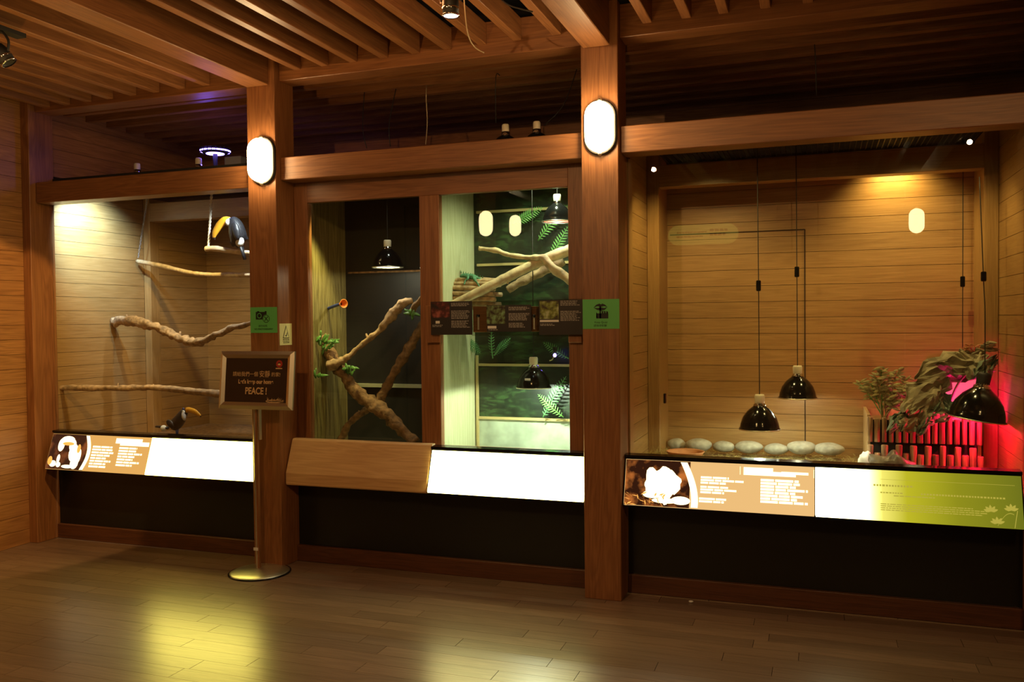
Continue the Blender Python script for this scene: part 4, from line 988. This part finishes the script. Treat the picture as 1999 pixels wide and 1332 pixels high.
t = thing('stick_hide', (a+b)/2, 'round hide made of stacked sticks under the green iguana', 'hide')
A = (b-a).normalized(); Rr = pxm(27, YL)
B_ = Vector((0, 0, 1))
for k in range(9):
    ang = PI*(k/8)-PI/2; off = Vector((0, -1, 0))*math.cos(ang)*Rr*.8+B_*math.sin(ang)*Rr
    r_ = Rr*.17; j = r4.uniform(-.012, .012)
    tube('stick', [a+off+A*j, a.lerp(b, .5)+off+Vector((0, 0, r4.uniform(-.002, .002))), b+off+A*j], [r_, r_*1.1, r_], M['bark'], t, 8, .2, 3, k)
for k in range(4):
    ang = PI*.25*k; off = Vector((0, 1, 0))*math.sin(ang)*Rr*.8+B_*math.cos(ang)*Rr
    tube('stick', [a+off, b+off], [Rr*.17]*2, M['bark'], t, 8)
YI = .50
G = lambda x, y, d=0: at(x, y, YI+d); s = pxm(1, YI)
vs = [G(925, 541, -.02), G(912, 537, -.02), G(903, 538, -.03), G(897, 541, -.04), G(940, 548, -.03), G(952, 556, -.05), G(960, 568, -.06),
      G(908, 548, -.06), G(906, 556, -.07), G(932, 553, -.07), G(936, 560, -.08), G(914, 544, -.05), G(928, 548, -.06)]
ed = [(0, 1), (1, 2), (2, 3), (0, 4), (4, 5), (5, 6), (1, 11), (11, 7), (7, 8), (0, 12), (12, 9), (9, 10)]
rd = [6*s, 5*s, 5*s, 2.5*s, 4*s, 2.5*s, 1*s, 1.6*s, 1.3*s, 1.8*s, 1.3*s, 2*s, 2.2*s]
t = thing('iguana', G(925, 541, -.02), 'green iguana lying on top of the stick hide', 'lizard')
skin('body', vs, ed, rd, M['iguana'], t, 2)
for k in range(10):
    p = G(900, 533, -.02).lerp(G(942, 543, -.03), k/9); V = [p+Vector((-.005, 0, 0)), p+Vector((.005, 0, 0)), p+Vector((0, 0, .016)), p+Vector((0, .004, 0))]
    mesh_obj('crest_spine', V, [(0, 1, 2), (1, 3, 2), (3, 0, 2), (0, 3, 1)], M['iguana'], t)
# ferns
def fern(label, base_px, tip_px, Y, n, fl, mat='fern', nm='fern'):
    a, b = at(*base_px, Y), at(*tip_px, Y); t = thing(nm, a, label, 'plant')
    mid = a.lerp(b, .5)+Vector((0, -.02, 0)); tube('stem', [a, mid, b], [.004, .003, .0015], M[mat], t, 6)
    for k in range(n):
        f = (k+1)/(n+1); c = a.lerp(b, f)+Vector((0, -.02*math.sin(PI*f), 0)); L_ = .45*fl*math.sin(PI*(.12+.83*f))
        for sd in (-1, 1):
            ax_ = (b-a).normalized(); s_ = Vector((ax_.z, 0, -ax_.x))*sd
            V, F = leafmesh(c, s_*.9+ax_*.5, Vector((0, -1, 0)), L_, L_*.10, .2, 4); o = mesh_obj('leaflet', V, F, M[mat], t, c, True)
            o.modifiers.new('t', 'SOLIDIFY').thickness = .001
    return t
fern('bright fern frond right of centre below the middle info card', (965, 694), (997, 660), .62, 12, .07)
fern('tall fern frond hanging under the left end of the middle info card', (962, 700), (960, 640), .66, 10, .06)
for k, (p0, p1) in enumerate((((1050, 470), (1108, 400)), ((1070, 520), (1110, 440)), ((1000, 440), (1060, 405)), ((900, 655), (938, 690)))):
    fern(('long fern frond at the top right of the green tank', 'fern frond behind the crossing poles, green tank', 'fern frond left of the top tank lamp', 'fern frond under the left info card, green tank')[k], p0, p1, .74, 14, .10, 'leafg' if k < 3 else 'fern')
fern('fern frond in the lower right corner of the green tank', (1060, 815), (1105, 735), .74, 14, .11, 'fern')
fern('fern frond leaning left in the lower green tank', (1100, 815), (1050, 770), .72, 12, .09, 'leafg')
fern('fern frond standing between the tank lamp and the shelf rail', (1110, 700), (1060, 668), .74, 12, .08, 'leafg')
# ------------------------------------------------------------------ tortoise case contents
sc = [(1321, 868, 36, 24), (1363, 869, 52, 26), (1413, 872, 42, 22), (1462, 873, 54, 25), (1515, 877, 48, 22), (1565, 874, 56, 27), (1618, 877, 58, 25)]
for i, (x, y, w_, h_) in enumerate(sc):
    Y = 1.0 if i else 1.05; p = at(x, y, Y); rx = pxm(w_/2, Y, x); rz = pxm(h_/2, Y, x)
    o = ellipsoid('river_stone', (p.x, Y, max(FZ+rz*.92, p.z)), (rx, rx*.7, rz), M['stone'], None, None, 24, 14, .10, 3, i+1)
    tag(o, ['smallest round stone in the row, beside the post', 'long grey stone behind the clay bowl', 'third rounded stone from the left in the stone row', 'fourth grey stone in the row, left of the lower lamp',
            'dull flat stone right under the lower dome lamp', 'brightest pale stone in the row, under the right lamp', 'last long stone in the row, nearest the log planter'][i], 'stone', 'row of river stones on the straw')
# straw
V, F = [], []; r5 = random.Random(2)
for k in range(4200):
    x, yv = r5.uniform(-.99, .90), r5.uniform(.2, 1.12); hgt = .035*(.4+noise.noise(Vector((x*3, yv*3, 0)))) + .004
    if x < -.80 and yv > .5: hgt += .05*r5.random()
    p = Vector((x, yv, FZ+max(.002, hgt*r5.random()))); a = r5.uniform(0, PI); L_ = r5.uniform(.02, .055); d = Vector((math.cos(a), math.sin(a), r5.uniform(-.1, .25)))*L_; w_ = Vector((-math.sin(a), math.cos(a), 0))*.0013
    if x+d.x > .925 or x+d.x < -.992: continue
    q = len(V); V += [p-w_, p+w_, p+d+w_, p+d-w_]; F.append((q, q+1, q+2, q+3))
o = mesh_obj('straw_litter', V, F, M['straw'], None, (0, .6, FZ)); tag(o, 'loose dry straw spread over the floor of the tortoise case', 'straw', None, 'stuff')
# small heap near the post
V, F = [], []; hp = at(1275, 885, .72)
for k in range(160):
    p = Vector((hp.x+r5.gauss(0, .05), .72+r5.gauss(0, .04), FZ+.004+abs(r5.gauss(0, .02)))); d = Vector((r5.gauss(0, 1), r5.gauss(0, .6), abs(r5.gauss(0, .8)))).normalized()*r5.uniform(.03, .08); s_ = Vector((-d.z, 0, d.x)).normalized()*.0015
    if p.x < -.98: continue
    q = len(V); V += [p-s_, p+s_, p+d]; F.append((q, q+1, q+2))
o = mesh_obj('straw_heap', V, F, M['straw']); tag(o, 'small heap of straw at the foot of the left corner post', 'straw', None, 'stuff')
p = at(1338, 884, .62)
o = lathe('clay_bowl', [(0, 0), (.085, 0), (.105, .05), (.111, .056), (.108, .058), (.098, .050), (.078, .012), (0, .010)], (p.x, .62, FZ+.02), M['terra'], None, 36); tag(o, 'shallow terracotta bowl on the straw at the left', 'bowl')
# log planter
PXL = .335; yF, yB = .62, 1.08
a = at(1697, 810, yF); zt = a.z; lx0 = a.x-.01; lx1 = at(1918, 820, yF).x
t = thing('log_planter', ((lx0+lx1)/2, yF, FZ), 'wooden planter faced with two rows of upright logs, red lit at right', 'planter')
box('side_board', lx0, lx0+.018, yF+.03, yB, FZ, zt, M['ply'], t, .002)
box('side_board', lx1-.018, lx1, yF+.03, yB, FZ, zt, M['ply'], t, .002)
box('back_board', lx0+.018, lx1-.018, yB-.015, yB, FZ, zt-.01, M['ply'], t)
box('front_board', lx0+.018, lx1-.018, yF+.03, yF+.045, FZ, zt-.03, M['void'], t)
box('soil', lx0+.018, lx1-.018, yF+.045, yB-.015, FZ+.1, zt-.05, M['bark2'], t)
zm = at(1800, 866, yF).z
n = 16
for k in range(n):
    x = lx0+.014+(lx1-lx0-.028)*k/(n-1); rr = (lx1-lx0)/n*.42*r5.uniform(.85, 1.1)
    z1 = zt-.008+r5.uniform(-.018, .01)-.0*k
    lg = lathe('log', [(0, 0), (rr*.9, .0), (rr, .004), (rr*.94, (z1-zm)*.5), (rr, z1-zm-.004), (rr*.88, z1-zm), (0, z1-zm)], (x, yF, zm), M['log'], t, 10)
for k in range(n):
    x = lx0+.014+(lx1-lx0-.028)*k/(n-1); rr = (lx1-lx0)/n*.47*r5.uniform(.9, 1.1); tall = k % 2 == 0
    z1 = (zm-.004 if tall else zm-.050)+r5.uniform(-.008, .003)
    lathe('log', [(0, 0), (rr*.9, 0), (rr, .004), (rr*.94, (z1-FZ)*.5), (rr, z1-FZ-.004), (rr*.88, z1-FZ), (0, z1-FZ)], (x, yF-.035, FZ), M['log'], t, 10)
a, b = at(1846, 800, .90), at(1914, 738, .90)
tag(box('upright_board', a.x, b.x, .90, .912, zt-.05, b.z, M['cardw'], t, .002), 'pale board glowing pink in the red light')
# rock before the planter, then a white lump for the light patch
p = at(1740, 893, .40); o = ellipsoid('rough_rock', (p.x, .40, FZ+.035), (.115, .07, .105), M['rock'], None, Matrix.Rotation(.12, 3, 'Y'), 22, 14, .5, 7, 4); tag(o, 'angular glossy grey rock in front of the log planter', 'rock')
p = at(1690, 880, .5); o = ellipsoid('light_patch_lump', (p.x, .52, FZ+.05), (.045, .05, .075), M['white'], None, None, 18, 12, .4, 6, 8); tag(o, 'white lump standing in for the light patch at the left foot of the log planter', 'rock')  # white lump added in place of the bright pool of light
lamp('corner_glow', 'SPOT', at(1676, 830, .42), 1.6, (.95, 1, .72), at(1692, 885, .55), .02, 60, .8)
# dry crumpled leaves
def bigleaf(c, d, nrm, L_, W_, seed, mat, par, wob=.035, bend=.25):
    d = Vector(d).normalized(); nrm = Vector(nrm); s = d.cross(nrm).normalized(); nn = s.cross(d).normalized(); V, F = [], []; nu, nv = 14, 10
    for i in range(nu+1):
        t_ = i/nu; w_ = W_*(math.sin(PI*min(1, .06+.90*t_))**.7)
        w_ *= 1+.22*math.sin(t_*17+seed)
        for j in range(nv+1):
            q = j/nv*2-1; p = c+d*L_*t_+s*w_*q-nn*(bend*L_*t_*t_+.30*w_*q*q)
            p = p+nn*wob*noise.noise(Vector((t_*4, q*3, seed*5.3)))*1.7+nn*wob*.5*noise.noise(Vector((t_*10, q*7, seed*2.3)))
            V.append(p)
    for i in range(nu):
        for j in range(nv):
            k = i*(nv+1)+j; F.append((k, k+1, k+nv+2, k+nv+1))
    o = mesh_obj('leaf', V, F, mat, par, c, False); o.modifiers.new('t', 'SOLIDIFY').thickness = .002
    return o
cL = at(1850, 790, .72)
t = thing('dry_leaf_pile', cL, 'large crumpled dried grey green leaves draped over the log planter', 'leaf')
def px3(x, y, Y): return at(x, y, Y)
for i, (p0, p1, W_, Y0, Y1, mt, bn) in enumerate((
    ((1925, 690), (1800, 735), 27, .74, .60, 'dryleaf', .05), ((1940, 722), (1838, 712), 17, .70, .58, 'dryleaf', .0), ((1848, 720), (1775, 800), 28, .66, .52, 'dryleaf', .06),
    ((1832, 755), (1798, 825), 22, .62, .50, 'dryleaf', .10), ((1800, 780), (1765, 832), 18, .60, .48, 'dryleaf', .1), ((1790, 790), (1742, 834), 13, .62, .46, 'dryg', .1),
    ((1835, 785), (1795, 838), 14, .60, .48, 'dryg', .1), ((1945, 700), (1905, 735), 12, .66, .54, 'dryg', .0), ((1870, 690), (1920, 730), 20, .70, .56, 'dryleaf', .05), ((1870, 800), (1822, 815), 12, .60, .5, 'dryg', .1),
    ((1920, 682), (1938, 672), 8, .66, .6, 'dryleaf', 0), ((1825, 760), (1855, 800), 14, .64, .54, 'dryg', .1))):
    a, b = px3(*p0, Y0), px3(*p1, Y1)
    bigleaf(a, b-a, Vector((-.1, -1, .35)), (b-a).length*1.08, pxm(W_, Y0), i*1.7+1, M[mt], t, .03, bn)
tube('stem', [at(1915, 688, .7), at(1900, 715, .66), at(1870, 750, .66), at(1850, 800, .70), (at(1850, 840, .8).x, .8, zt-.05)], .006, M['dryleaf'], t, 8)
t = thing('seed_head', at(1905, 684, .72), 'small dry brown curly seed head on top of the crumpled leaves', 'plant')
for k in range(14):
    c = at(1900, 690, .72); d = Vector((r5.uniform(-1, .6), r5.uniform(-.3, .3), r5.uniform(.2, 1))).normalized(); P = [c+d*.01, c+d*.03+Vector((r5.uniform(-.01, .01), 0, .01)), c+d*r5.uniform(.045, .065)+Vector((r5.uniform(-.015, .015), 0, 0))]
    tube('curl', P, [.002, .003, .004], M['terra'], t, 6)
# curly plant in the planter
base_ = at(1722, 800, .72); base_.z = zt-.05
t = thing('curly_plant', base_, 'curly yellowish artificial plant standing in the left end of the log planter', 'plant')
for k, (x, y, L_) in enumerate(((1720, 722, .10), (1700, 748, .12), (1680, 752, .1), (1735, 735, .1), (1752, 728, .1), (1768, 742, .09), (1760, 765, .1), (1745, 772, .1), (1733, 760, .1), (1712, 738, .1), (1775, 760, .07), (1750, 788, .07), (1765, 785, .06))):
    e = at(x, y, .66+.05*(k % 3)); st = tube('stem', [base_+Vector((.01*(k % 3), 0, 0)), base_.lerp(e, .5)+Vector((0, 0, .03)), e], [.004, .003, .002], M['leafg'] if k < 3 else M['brom'], t, 6)
    for q in range(9):
        f = .45+.6*q/8; c = base_.lerp(e, f)+Vector((0, 0, .03*math.sin(PI*min(1, f))))
        for sd in (-1, 1):
            V, F = leafmesh(c, Vector((sd*r5.uniform(.5, 1), r5.uniform(-.6, .2), r5.uniform(-.3, .8))), Vector((0, -1, .3)), r5.uniform(.025, .05), .007, r5.uniform(.2, .9), 4)
            o = mesh_obj('leaflet', V, F, M['brom'], t, c, True); o.modifiers.new('t', 'SOLIDIFY').thickness = .001
# scrap of paper on the floor
p = atz(1349, 1177, 0); o = ellipsoid('paper_scrap', (p.x, p.y, .006), (.014, .008, .006), M['white'], None, None, 8, 6, .4); tag(o, 'tiny white scrap on the floor in front of the right case', 'litter')
